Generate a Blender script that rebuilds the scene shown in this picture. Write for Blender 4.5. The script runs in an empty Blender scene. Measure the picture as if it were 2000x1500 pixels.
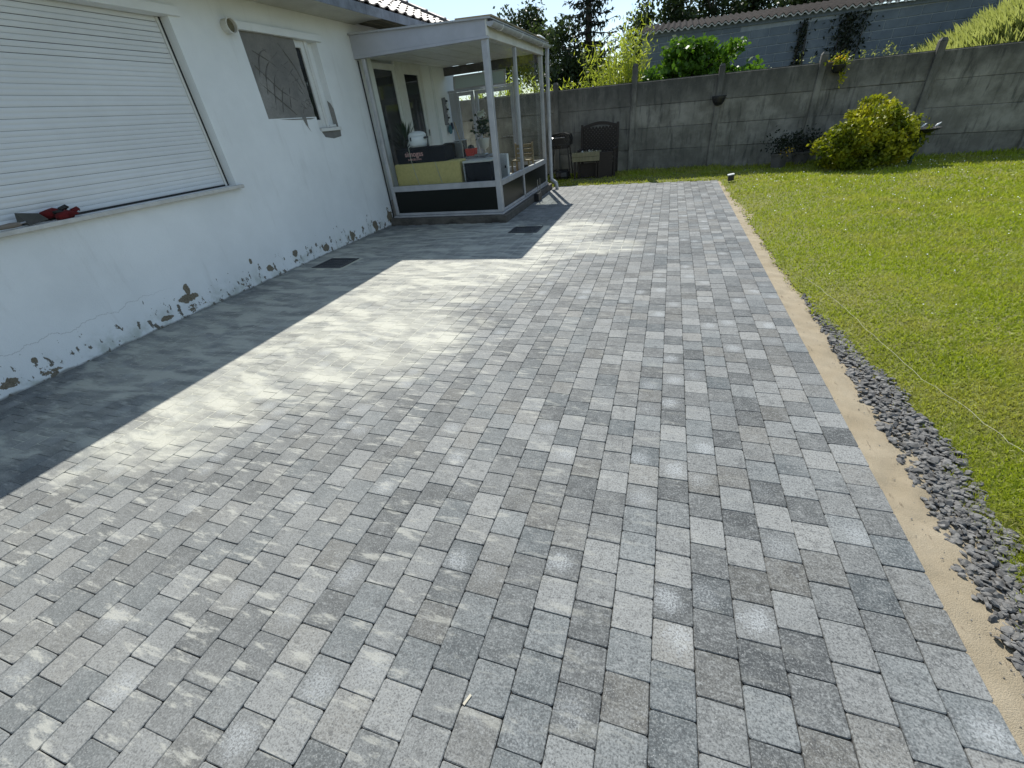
import bpy, math, random
import numpy as np
from mathutils import Vector, Matrix
random.seed(7); rng = np.random.default_rng(7)
R = math.radians; PI = math.pi
S = bpy.context.scene; C = S.collection

# ------------------------------------------------------------------ camera
cam_d = bpy.data.cameras.new('camera'); cam = bpy.data.objects.new('camera', cam_d); C.objects.link(cam)
CM = ((0.94825734, 0.30389955, -0.09194061), (0.09042430, -0.53607373, -0.83931425), (-0.30435416, 0.78757223, -0.53581575))
mw = Matrix.Identity(4)
for i in range(3):
    mw[i][0] = CM[0][i]; mw[i][1] = -CM[1][i]; mw[i][2] = -CM[2][i]
mw[2][3] = 1.65
cam.matrix_world = mw
cam_d.sensor_width = 36; cam_d.lens = 818.94 / 2000 * 36; cam_d.clip_start = 0.05; cam_d.clip_end = 600
S.camera = cam
# ------------------------------------------------------------------ sky, sun, exposure
TOSUN = Vector((-0.31, 0.78, 1.0)).normalized()
ELEV = math.asin(TOSUN.z); AZ = math.atan2(TOSUN.x, TOSUN.y)
W = bpy.data.worlds.new('World'); S.world = W; W.use_nodes = True
wn = W.node_tree; wn.nodes.clear()
wo = wn.nodes.new('ShaderNodeOutputWorld'); wb = wn.nodes.new('ShaderNodeBackground'); sk = wn.nodes.new('ShaderNodeTexSky')
sk.sky_type = 'NISHITA'; sk.sun_disc = False; sk.sun_elevation = ELEV; sk.sun_rotation = AZ
sk.altitude = 50; sk.air_density = 1.0; sk.dust_density = 0.3; sk.ozone_density = 1.0
wtc = wn.nodes.new('ShaderNodeTexCoord'); wno = wn.nodes.new('ShaderNodeTexNoise'); wmp = wn.nodes.new('ShaderNodeMapping')
wmp.inputs['Scale'].default_value = (1, 1, 2.2)
wno.inputs['Scale'].default_value = 2.6; wno.inputs['Detail'].default_value = 7; wno.inputs['Roughness'].default_value = .6
wr = wn.nodes.new('ShaderNodeMapRange'); wr.inputs['From Min'].default_value = .42; wr.inputs['From Max'].default_value = .72; wr.inputs['To Max'].default_value = .85
wmx = wn.nodes.new('ShaderNodeMix'); wmx.data_type = 'RGBA'
wmx.inputs[7].default_value = (4.9, 6.0, 6.7, 1)
wn.links.new(wtc.outputs['Generated'], wmp.inputs[0]); wn.links.new(wmp.outputs[0], wno.inputs['Vector']); wn.links.new(wno.outputs[0], wr.inputs[0]); wn.links.new(wr.outputs[0], wmx.inputs[0])
wn.links.new(sk.outputs[0], wmx.inputs[6]); wn.links.new(wmx.outputs[2], wb.inputs[0]); wb.inputs[1].default_value = 0.118
wn.links.new(wb.outputs[0], wo.inputs[0])
sl = bpy.data.lights.new('sun', 'SUN'); sl.energy = 5.0; sl.angle = R(.5); sl.color = (1, .97, .91)
so = bpy.data.objects.new('sun', sl); C.objects.link(so); so.rotation_euler = TOSUN.to_track_quat('Z', 'Y').to_euler(); so.location = (-6, 14, 20)
S.view_settings.view_transform = 'Standard'; S.view_settings.look = 'None'; S.view_settings.gamma = 1
S.view_settings.exposure = 0.4
S.cycles.max_bounces = 6; S.cycles.diffuse_bounces = 3; S.cycles.glossy_bounces = 3; S.cycles.transparent_max_bounces = 16; S.cycles.caustics_reflective = False; S.cycles.caustics_refractive = False

# ------------------------------------------------------------------ materials
MATS = {}
def mat(name, col=(.5, .5, .5), rough=.7, metal=0., spec=None):
    m = bpy.data.materials.new(name); m.use_nodes = True; MATS[name] = m
    b = m.node_tree.nodes['Principled BSDF']
    b.inputs['Base Color'].default_value = (*col, 1); b.inputs['Roughness'].default_value = rough; b.inputs['Metallic'].default_value = metal
    if spec is not None: b.inputs['Specular IOR Level'].default_value = spec
    return m
class NT:
    def __init__(s, m): s.t = m.node_tree; s.b = s.t.nodes.get('Principled BSDF')
    def n(s, ty, props=None, **inp):
        n = s.t.nodes.new('ShaderNode' + ty)
        for k, v in (props or {}).items(): setattr(n, k, v)
        for k, v in inp.items(): s.set(n.inputs[k.replace('_', ' ')], v)
        return n
    def set(s, i, v):
        if hasattr(v, 'node'): s.t.links.new(v, i)
        else: i.default_value = v
    def math(s, op, a, b=None, c=None, clamp=False):
        n = s.t.nodes.new('ShaderNodeMath'); n.operation = op; n.use_clamp = clamp
        for i, v in enumerate((a, b, c)):
            if v is not None: s.set(n.inputs[i], v)
        return n.outputs[0]
    def ramp(s, v, a, b, c=0., d=1.):
        n = s.n('MapRange', {'interpolation_type': 'SMOOTHSTEP'}); s.set(n.inputs[0], v)
        for i, q in enumerate((a, b, c, d)): s.set(n.inputs[i + 1], q)
        return n.outputs[0]
    def mix(s, f, a, b, mode='MIX'):
        n = s.t.nodes.new('ShaderNodeMix'); n.data_type = 'RGBA'; n.blend_type = mode
        s.set(n.inputs[0], f)
        for i, v in ((6, a), (7, b)): s.set(n.inputs[i], v if hasattr(v, 'node') else (*v[:3], 1))
        return n.outputs[2]
    def pos(s): return s.n('NewGeometry').outputs['Position']
    def map(s, vec, scale=(1, 1, 1), rot=(0, 0, 0), loc=(0, 0, 0)):
        n = s.n('Mapping'); s.set(n.inputs[0], vec); n.inputs[1].default_value = loc; n.inputs[2].default_value = rot; n.inputs[3].default_value = scale
        return n.outputs[0]
    def noise(s, vec, scale, detail=4, rough=.55, dist=0):
        n = s.n('TexNoise', Scale=scale, Detail=detail, Roughness=rough, Distortion=dist); s.set(n.inputs['Vector'], vec); return n.outputs[0]
    def bump(s, h, strength=.3, dist=.01):
        n = s.n('Bump', Strength=strength, Distance=dist); s.set(n.inputs['Height'], h); s.t.links.new(n.outputs[0], s.b.inputs['Normal'])
    def col(s, v): s.set(s.b.inputs['Base Color'], v)
    def rough(s, v): s.set(s.b.inputs['Roughness'], v)

def mottled(name, c1, c2, scale=8, rough=.8, bump=.2, stretch=(1, 1, 1), c3=None, bd=.004):
    m = mat(name, c1, rough); t = NT(m); p = t.map(t.pos(), stretch)
    n1 = t.noise(p, scale, 6, .6); c = t.mix(t.ramp(n1, .3, .7), c1, c2)
    if c3: c = t.mix(t.ramp(t.noise(p, scale * .37, 5, .65), .5, .72), c, c3)
    n2 = t.noise(t.pos(), scale * 14, 3, .6); c = t.mix(t.ramp(n2, .3, .7, 0, .3), c, [x * .6 for x in c1])
    t.col(c); t.bump(t.math('ADD', n1, n2), bump, bd); return m
def plain(name, col, rough=.5, metal=0., var=.12, scale=6):
    m = mat(name, col, rough, metal); t = NT(m); n = t.noise(t.pos(), scale, 5, .6)
    t.col(t.mix(t.ramp(n, .3, .75), col, [x * (1 - var * 1.6) for x in col])); t.rough(t.ramp(n, .2, .8, max(.05, rough - .1), min(1, rough + .1))); return m

def leafmat(name, c1, c2, c3=None, trans=.35, rough=.45):
    m = mat(name, c1, rough); t = NT(m); g = t.n('NewGeometry'); r = g.outputs['Random Per Island']
    c = t.mix(r, c1, c2)
    if c3: c = t.mix(t.ramp(t.noise(t.pos(), 1.7, 3), .45, .65), c, c3)
    t.b.inputs['Specular IOR Level'].default_value = .25; t.col(c); tr = t.n('BsdfTranslucent'); t.set(tr.inputs[0], t.mix(.5, c, (c2[0] * 1.2, c2[1] * 1.25, c2[2] * .5)))
    mx = t.n('MixShader'); mx.inputs[0].default_value = trans
    t.t.links.new(t.b.outputs[0], mx.inputs[1]); t.t.links.new(tr.outputs[0], mx.inputs[2])
    t.t.links.new(mx.outputs[0], t.t.nodes['Material Output'].inputs[0]); return m
def glass(name, refl=.9, tint=(1, 1, 1)):
    m = mat(name); t = NT(m); tr = t.n('BsdfTransparent'); tr.inputs[0].default_value = (*tint, 1)
    gl = t.n('BsdfGlossy'); gl.inputs['Roughness'].default_value = .015
    fr = t.n('Fresnel'); bf = t.n('NewGeometry'); t.set(fr.inputs[0], t.ramp(bf.outputs['Backfacing'], 0., 1., 1.5, 1 / 1.5))
    mx = t.n('MixShader'); t.set(mx.inputs[0], t.math('MULTIPLY', fr.outputs[0], refl))
    t.t.links.new(tr.outputs[0], mx.inputs[1]); t.t.links.new(gl.outputs[0], mx.inputs[2])
    t.t.links.new(mx.outputs[0], t.t.nodes['Material Output'].inputs[0]); return m

# --- paving
PP = 0.1505; PX1 = 1.107
SAND = [(-3.4, 5.6, 2.3, 2.4), (-4.2, 3.0, 1.2, 1.7), (-.85, 6.05, .75, .42), (-1.5, 7.0, .8, .9), (-3.3, 1.8, .8, .95), (-2.6, 3.0, 1.1, 1.15), (-4.2, 1.2, .45, .5)]
def sand_d(x, y):
    """how thick the swept joint sand lies (positive inside the swept area)"""
    d = np.full(np.shape(x), -9.)
    for cx, cy, rx, ry in SAND: d = np.maximum(d, (1 - np.hypot((x - cx) / rx, (y - cy) / ry)) * min(1.6, 1.2 * max(rx, .55)))
    return np.clip(d, -1, 1)
def sand_mask(t, pos, d):
    wv = t.n('TexNoise', Scale=1.1, Detail=1); t.set(wv.inputs['Vector'], pos)
    off = t.n('VectorMath', {'operation': 'SCALE'}); t.set(off.inputs[0], wv.outputs['Color']); off.inputs['Scale'].default_value = .28
    ad = t.n('VectorMath', {'operation': 'ADD'}); t.set(ad.inputs[0], pos); t.set(ad.inputs[1], off.outputs[0])
    sa = t.noise(t.map(ad.outputs[0], (1.0, 4.6, 1), (0, 0, R(16))), 1.9, 6, .6, .1); sb = t.noise(t.map(ad.outputs[0], (1.0, 4.2, 1), (0, 0, R(-52))), 1.7, 6, .6, .1)
    lo = t.noise(pos, .95, 3, .5); w = t.ramp(lo, .44, .54); st = t.math('ADD', t.math('MULTIPLY', sa, t.math('SUBTRACT', 1.0, w)), t.math('MULTIPLY', sb, w))
    v = t.math('ADD', t.math('MINIMUM', t.math('MULTIPLY', d, 1.5), .38), t.math('MULTIPLY', t.math('SUBTRACT', st, .5), 4.4))
    v = t.math('ADD', v, t.math('MULTIPLY', t.math('SUBTRACT', t.noise(pos, 2.1, 3), .5), 1.2))
    wt = t.n('TexWave', {'bands_direction': 'Y'}, Scale=.9, Distortion=9., Detail=5.); wt.inputs['Detail Scale'].default_value = .8; wt.inputs['Detail Roughness'].default_value = .65; t.set(wt.inputs['Vector'], t.map(ad.outputs[0], (1, 1, 1), (0, 0, R(18))))
    v = t.math('ADD', v, t.math('MULTIPLY', t.math('SUBTRACT', wt.outputs['Fac'], .5), .4))
    hz_ = t.math('MULTIPLY', t.ramp(d, -.12, .5), t.ramp(st, .38, .55, .22, .6))
    return t.math('MAXIMUM', t.math('MULTIPLY', t.ramp(v, -.1, .95), t.ramp(d, -.35, .35, .1, .96)), hz_)
def paver_material():
    m = mat('paver_concrete', rough=.85); t = NT(m); pos = t.pos()
    at = t.n('Attribute', {'attribute_name': 'pv'}); oi = t.n('ObjectInfo'); asd = t.n('Attribute', {'attribute_name': 'sd'})
    ad = t.n('VectorMath', {'operation': 'ADD'}); t.set(ad.inputs[0], at.outputs['Vector']); t.set(ad.inputs[1], oi.outputs['Color'])
    sp = t.n('SeparateXYZ'); t.set(sp.inputs[0], ad.outputs[0]); r1, r2, r3 = sp.outputs
    d = t.math('MULTIPLY_ADD', t.math('ADD', asd.outputs['Fac'], oi.outputs['Alpha']), 2.0, -1.0)
    c = t.mix(t.math('POWER', r1, 1.3), (.033, .038, .039), (.235, .24, .23))
    c = t.mix(t.math('MULTIPLY', t.ramp(r2, .7, 1), .4), c, (.175, .16, .13))
    c = t.mix(t.math('MULTIPLY', t.ramp(r2, .4, 0), .5), c, (.075, .098, .108))
    big = t.noise(pos, 13, 5, .65); c = t.mix(t.ramp(big, .4, .7, 0, .4), c, (.2, .208, .204)); c = t.mix(t.ramp(big, .48, .3, 0, .5), c, (.04, .044, .046)); lowf = t.noise(pos, 1.6, 3, .55); c = t.mix(t.ramp(lowf, .48, .7, 0, .3), c, (.23, .235, .225)); c = t.mix(t.ramp(lowf, .5, .32, 0, .3), c, (.055, .06, .062))
    n1 = t.noise(pos, 135, 3, .8); c = t.mix(t.ramp(n1, .5, .66, 0, .58), c, (.28, .29, .285)); c = t.mix(t.ramp(n1, .5, .37, 0, .68), c, (.022, .024, .026))
    n3 = t.noise(t.map(pos, (1, 1.5, 1)), 38, 3, .65); c = t.mix(t.ramp(n3, .55, .7, 0, .5), c, (.27, .278, .272)); c = t.mix(t.ramp(n3, .45, .3, 0, .6), c, (.035, .038, .041))
    vo = t.n('TexVoronoi', Scale=85.); t.set(vo.inputs['Vector'], pos)
    pit = t.math('MULTIPLY', t.ramp(vo.outputs['Distance'], .18, .07), t.ramp(n3, .5, .58)); c = t.mix(t.math('MULTIPLY', pit, .8), c, (.02, .021, .023))
    gr = t.math('MULTIPLY', t.ramp(vo.outputs['Distance'], .15, .08), t.ramp(big, .5, .44)); c = t.mix(t.math('MULTIPLY', gr, .6), c, (.5, .5, .48))
    uv = t.n('UVMap'); su = t.n('SeparateXYZ'); t.set(su.inputs[0], uv.outputs[0])
    du = t.math('SUBTRACT', su.outputs[0], t.math('MULTIPLY_ADD', r1, .4, .3)); dv = t.math('SUBTRACT', su.outputs[1], t.math('MULTIPLY_ADD', r2, .4, .3))
    rr = t.math('SQRT', t.math('ADD', t.math('MULTIPLY', du, du), t.math('MULTIPLY', dv, dv)))
    rr = t.math('ADD', rr, t.math('ADD', t.math('MULTIPLY', t.math('SUBTRACT', big, .5), .8), t.math('MULTIPLY', t.math('SUBTRACT', n3, .5), 1.0)))
    bl = t.math('MULTIPLY', t.math('MULTIPLY', t.ramp(rr, .5, .12), t.ramp(n1, .4, .56, .2, 1)), t.ramp(r3, .82, 1.0, 0, .6)); c = t.mix(bl, c, (.37, .39, .395))
    sm = sand_mask(t, pos, d)
    sp2 = t.n('SeparateXYZ'); t.set(sp2.inputs[0], pos)
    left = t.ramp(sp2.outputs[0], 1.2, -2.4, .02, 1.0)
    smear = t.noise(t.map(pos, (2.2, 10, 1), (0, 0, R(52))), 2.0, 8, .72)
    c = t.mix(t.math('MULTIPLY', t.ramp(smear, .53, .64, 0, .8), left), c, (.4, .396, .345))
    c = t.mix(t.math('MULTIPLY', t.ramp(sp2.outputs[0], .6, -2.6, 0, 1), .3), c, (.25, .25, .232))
    sc = t.mix(t.ramp(n1, .35, .65), (.45, .44, .365), (.56, .55, .465))
    c = t.mix(t.math('MULTIPLY', sm, t.ramp(t.math('ADD', n1, n3), .75, 1.05, .97, .8)), c, sc)
    t.col(c); t.bump(t.math('ADD', n1, n3), .5, .003); t.rough(t.ramp(n1, .3, .7, .75, .95)); return m
def bed_material():
    m = mat('jointing_bed', rough=1); t = NT(m); pos = t.pos(); at = t.n('Attribute', {'attribute_name': 'sd'}); n = t.noise(pos, 60, 3)
    c = t.mix(t.ramp(n, .3, .7), (.022, .022, .021), (.05, .047, .042)); t.col(t.mix(t.ramp(t.math('ADD', at.outputs['Fac'], t.math('SUBTRACT', n, .5)), -.05, .25), c, (.5, .488, .4))); return m
def sand_material():
    m = mat('bedding_sand', rough=1); t = NT(m); p = t.pos(); n = t.noise(p, 3.5, 6, .6); g = t.noise(p, 260, 3, .7)
    c = t.mix(t.ramp(n, .3, .7), (.29, .24, .16), (.37, .315, .225)); c = t.mix(t.ramp(g, .35, .65, 0, .5), c, (.26, .21, .135))
    cr = t.noise(t.map(p, (6, 1.4, 1)), 5, 5, .7); c = t.mix(t.ramp(cr, .6, .72, 0, .8), c, (.13, .1, .062)); t.col(c); t.bump(t.math('ADD', t.math('MULTIPLY', n, 3), t.math('ADD', g, cr)), .8, .008); return m
def render_material():
    m = mat('white_render', rough=.75); t = NT(m); p = t.pos(); sx = t.n('SeparateXYZ'); t.set(sx.inputs[0], p); Y, Z = sx.outputs[1], sx.outputs[2]
    n = t.noise(p, 1.1, 5, .6); f = t.noise(p, 90, 4, .6)
    c = t.mix(t.ramp(n, .35, .7), (.82, .84, .835), (.74, .76, .755)); st = t.noise(t.map(p, (1, 4, .5)), 2.0, 5, .6); c = t.mix(t.ramp(st, .56, .78, 0, .35), c, (.58, .585, .565))
    gr = t.math('MULTIPLY', t.ramp(t.noise(p, 5, 5, .6), .45, .7), t.ramp(Z, .3, .02, 0, .8)); c = t.mix(gr, c, (.47, .5, .44))
    yl = t.math('MULTIPLY', t.ramp(Z, 2.85, 3.2), .35); c = t.mix(yl, c, (.62, .6, .5))
    # paint flaked off near the foot of the wall
    wp = t.noise(p, 7, 5, .65); lo = t.noise(t.map(p, (1, 1, 1.2)), 4.2, 7, .68)
    hs = t.ramp(Z, .45, .03, .80, .585); fl = t.ramp(t.math('SUBTRACT', lo, hs), 0, .012)
    for (y, z, ry, rz) in [(3.35, .19, .13, .045), (3.33, .28, .03, .07), (2.98, .08, .13, .03), (1.55, .1, .07, .05), (1.28, .1, .11, .05), (4.55, .16, .06, .05), (4.3, .33, .025, .04), (5.75, .1, .07, .05), (6.5, .12, .08, .07), (7.25, .12, .1, .09), (7.75, .17, .14, .14), (5.1, .2, .05, .04), (1.78, .2, .03, .03)]:
        a = t.math('MULTIPLY', t.math('SUBTRACT', Y, y), 1 / ry); b = t.math('MULTIPLY', t.math('SUBTRACT', Z, z), 1 / rz)
        q = t.math('ADD', t.math('SQRT', t.math('ADD', t.math('MULTIPLY', a, a), t.math('MULTIPLY', b, b))), t.math('MULTIPLY', t.math('SUBTRACT', wp, .5), 3.2))
        fl = t.math('MAXIMUM', fl, t.ramp(q, .92, .86))
    c = t.mix(fl, c, t.mix(t.ramp(f, .3, .7), (.12, .098, .062), (.25, .215, .155)))
    fk = t.noise(t.map(p, (1, 1, .6)), 17, 5, .62); f2 = t.ramp(t.math('SUBTRACT', fk, t.ramp(Z, .62, .06, .77, .585)), 0, .012); fl = t.math('MAXIMUM', fl, t.math('MULTIPLY', f2, t.ramp(t.noise(p, 1.3, 2), .4, .55)))
    c = t.mix(f2, c, (.16, .145, .115))
    # hairline crack
    cy = t.math('SUBTRACT', Z, t.math('ADD', t.math('MULTIPLY_ADD', t.noise(t.map(p, (1, 1, 0)), 3.2, 6, .65), .3, .1), t.math('MULTIPLY', Y, .045)))
    ck = t.math('MULTIPLY', t.ramp(t.math('ABSOLUTE', cy), .004, .0015), t.ramp(Y, 3.4, 2.6)); c = t.mix(t.math('MULTIPLY', ck, .4), c, (.2, .19, .17))
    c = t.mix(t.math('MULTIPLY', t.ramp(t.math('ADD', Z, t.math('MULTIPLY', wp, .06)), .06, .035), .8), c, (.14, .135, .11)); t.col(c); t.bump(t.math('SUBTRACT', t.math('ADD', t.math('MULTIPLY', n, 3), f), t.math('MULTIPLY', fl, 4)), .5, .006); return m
def fence_material():
    m = mat('weathered_concrete', rough=.9); t = NT(m); p = t.pos(); sx = t.n('SeparateXYZ'); t.set(sx.inputs[0], p); Z = sx.outputs[2]
    n = t.noise(p, 2.2, 6, .65); s = t.noise(t.map(p, (5, 5, .7)), 2.2, 6, .65); f = t.noise(p, 45, 4, .7)
    c = t.mix(t.ramp(n, .35, .68), (.16, .15, .122), (.31, .292, .245)); c = t.mix(t.ramp(s, .5, .72, 0, .7), c, (.034, .034, .03))
    c = t.mix(t.ramp(t.noise(t.map(p, (3, 3, .9), loc=(4, 2, 1)), 1.6, 5), .58, .72, 0, .5), c, (.28, .265, .225))
    top = t.math('MULTIPLY', t.ramp(Z, 1.35, 2.05), t.ramp(t.noise(t.map(p, (2, 2, .8)), 2.5, 6, .7), .3, .6, .35, .95)); c = t.mix(t.math('MULTIPLY', top, .85), c, (.034, .033, .028))
    li = t.math('MULTIPLY', t.ramp(t.noise(p, 26, 3, .7), .6, .68), t.ramp(Z, 1.5, 1.9)); c = t.mix(t.math('MULTIPLY', li, .7), c, (.14, .14, .12))
    oi = t.n('ObjectInfo'); c = t.mix(t.math('MULTIPLY', oi.outputs['Random'], .45), c, (.065, .064, .055))
    t.col(c); t.bump(t.math('ADD', f, t.math('MULTIPLY', n, 2)), .4, .006); return m
def lawn_material():
    m = mat('turf', rough=1); t = NT(m); p = t.pos(); n = t.noise(p, 1.3, 5, .6); g = t.noise(p, 40, 4, .7)
    c = t.mix(t.ramp(n, .35, .65), (.16, .18, .035), (.2, .195, .06)); c = t.mix(t.ramp(g, .35, .65, 0, .7), c, (.06, .065, .02)); t.col(c); t.bump(g, .6, .02); return m
def grass_material():
    m = leafmat('grass_blade', (.175, .225, .018), (.36, .41, .04), (.38, .36, .085), .43, .5); t = NT(m); b = t.b.inputs['Base Color'].links[0].from_socket; p = t.pos()
    sx = t.n('SeparateXYZ'); t.set(sx.inputs[0], p); dry = t.math('MULTIPLY', t.ramp(sx.outputs[0], 2.6, 1.4), t.ramp(t.noise(p, 2.3, 4, .6), .42, .62))
    c = t.mix(t.ramp(t.n('NewGeometry').outputs['Random Per Island'], .8, .96, 0, .8), b, (.56, .56, .3)); c = t.mix(t.math('MULTIPLY', dry, .6), c, (.33, .29, .13)); c = t.mix(t.ramp(t.noise(t.map(p, loc=(5, 1, 0)), .8, 3), .48, .62, 0, .55), c, (.31, .41, .015)); t.col(c); return m  # random blades paled: the sheen on grass is put into their colour
paver_m = paver_material(); bed_m = bed_material(); sand_m = sand_material(); wall_m = render_material(); fence_m = fence_material(); pale_glass = mat('sky_tint_glass', (.5, .6, .63), .15)  # fanlight glass: the reflected sky is put into its pale blue colour
lawn_m = lawn_material(); grass_m = grass_material()
earth_m = mottled('earth', (.06, .055, .03), (.09, .095, .03), 2, .95, .5)
pvc = plain('white_pvc', (.74, .74, .71), .4, 0, .07); trim = plain('grey_white_trim', (.45, .46, .50), .42, 0, .1, 3); cream = plain('cream_paint', (.66, .645, .58), .55, 0, .12, 3)
alu = plain('aluminium_frame', (.50, .50, .51), .38, .35, .15, 4); darkpanel = mat('dark_panel', (.008, .01, .008), .3, 0, .25); slatm = plain('shutter_slat', (.70, .715, .72), .5, 0, .05, 2)
plinthm = mottled('stained_concrete', (.07, .062, .052), (.13, .118, .1), 6, .9, .4, (1, 1, 2), (.035, .03, .026))
sillm = mottled('sill_stone', (.62, .605, .56), (.5, .485, .44), 9, .7, .2)
mortarm = mottled('raw_mortar', (.235, .225, .205), (.165, .16, .15), 3.5, .95, .6, (1, 1, 1), (.31, .3, .28), .01)
mortdark = mottled('mortar_ridge', (.13, .125, .115), (.16, .155, .14), 12, .95, .4)
black = plain('black_plastic', (.012, .012, .013), .45); blackm = plain('black_enamel', (.01, .01, .01), .3, .1); darkwood = mottled('dark_stained_wood', (.018, .013, .01), (.035, .024, .016), 10, .7, .3, (1, 1, 6))
chipm = plain('dry_wood_chip', (.5, .46, .36), .9); palewood = mottled('pale_wood', (.40, .31, .18), (.30, .22, .12), 5, .75, .3, (8, 1, 1)); oldwood = mottled('weathered_wood', (.26, .235, .15), (.16, .15, .08), 5, .85, .3, (6, 1, 1))
zinc = plain('grey_pvc', (.44, .445, .45), .4, .1); iron = plain('cast_iron', (.07, .072, .075), .5, .5); slate = plain('slate_panel', (.17, .19, .225), .5, 0, .3, 5)
tilem = mottled('roof_tile', (.075, .058, .05), (.13, .105, .09), 5, .55, .3, (1, 1, 1), (.17, .15, .13)); soffm = mottled('soffit', (.6, .585, .5), (.5, .48, .4), 3, .8, .1)
darkvoid = plain('dark_interior', (.02, .02, .02), .8); clear = glass('clear_glass', .38, (.965, .98, .975)); darkglass = mat('dark_glass', (.012, .014, .015), .05)
yellow = mottled('yellow_foam', (.60, .50, .19), (.5, .42, .15), 20, .9, .3); boxblack = mat('black_card', (.008, .009, .013), .7, 0, .15); pinktxt = plain('pale_pink_print', (.75, .42, .38), .6)
whitepl = plain('white_plastic', (.78, .79, .8), .3, 0, .05); red = plain('red_plastic', (.6, .05, .03), .4); steel = plain('steel', (.36, .36, .36), .3, .9); grey = plain('grey_plastic', (.2, .2, .21), .5)
blockm = mottled('painted_block', (.15, .18, .205), (.115, .14, .165), 4, .9, .4, (1, 1, 1), (.19, .22, .24)); mortm = plain('block_mortar', (.27, .3, .31), .9); sheetm = mottled('fibre_cement', (.018, .015, .013), (.035, .029, .025), 3, .9, .3); sheetm.node_tree.nodes['Principled BSDF'].inputs['Specular IOR Level'].default_value = .05; sheetw = plain('sunlit_edge_strip', (.5, .49, .46), .8)
bark = mottled('bark', (.05, .04, .03), (.09, .075, .055), 6, .95, .6, (3, 3, .6)); terracotta = mottled('grey_pot', (.09, .085, .08), (.13, .12, .11), 6, .8, .3)
stonem = mottled('slate_chip', (.058, .056, .052), (.2, .195, .184), 30, .75, .4); daisym = mat('daisy_petal', (.8, .8, .76), .7); daisyc = mat('daisy_eye', (.7, .5, .05), .7)
greenpl = plain('green_paint', (.008, .035, .02), .5); stringm = plain('mason_string', (.5, .49, .38), .8); glove_r = mottled('red_knit', (.16, .006, .008), (.07, .005, .005), 40, .95, .5); glove_b = plain('black_rubber', (.012, .013, .014), .6)
leaf_dec = leafmat('leaf_deciduous', (.018, .032, .012), (.04, .062, .02), None, .28); leaf_con = leafmat('leaf_conifer', (.010, .017, .010), (.02, .03, .015), None, .1, .6)
leaf_bam = leafmat('leaf_bamboo', (.22, .28, .03), (.38, .42, .06), None, .55); leaf_shr = leafmat('leaf_shrub', (.04, .10, .01), (.10, .2, .018), None, .4, .45)
leaf_gold = leafmat('leaf_golden', (.075, .11, .008), (.2, .23, .014), (.52, .49, .03), .38, .45); leaf_ivy = leafmat('leaf_ivy', (.012, .018, .012), (.03, .04, .022), None, .2); leaf_tall = leafmat('leaf_tall_grass', (.19, .225, .06), (.38, .40, .16), None, .45)
leaf_pot = leafmat('leaf_potted', (.012, .03, .014), (.03, .06, .02), None, .2); petal_w = leafmat('petal_white', (.7, .7, .68), (.8, .8, .8), None, .3); petal_y = leafmat('petal_yellow', (.55, .35, .02), (.7, .5, .05), None, .3)

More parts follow.
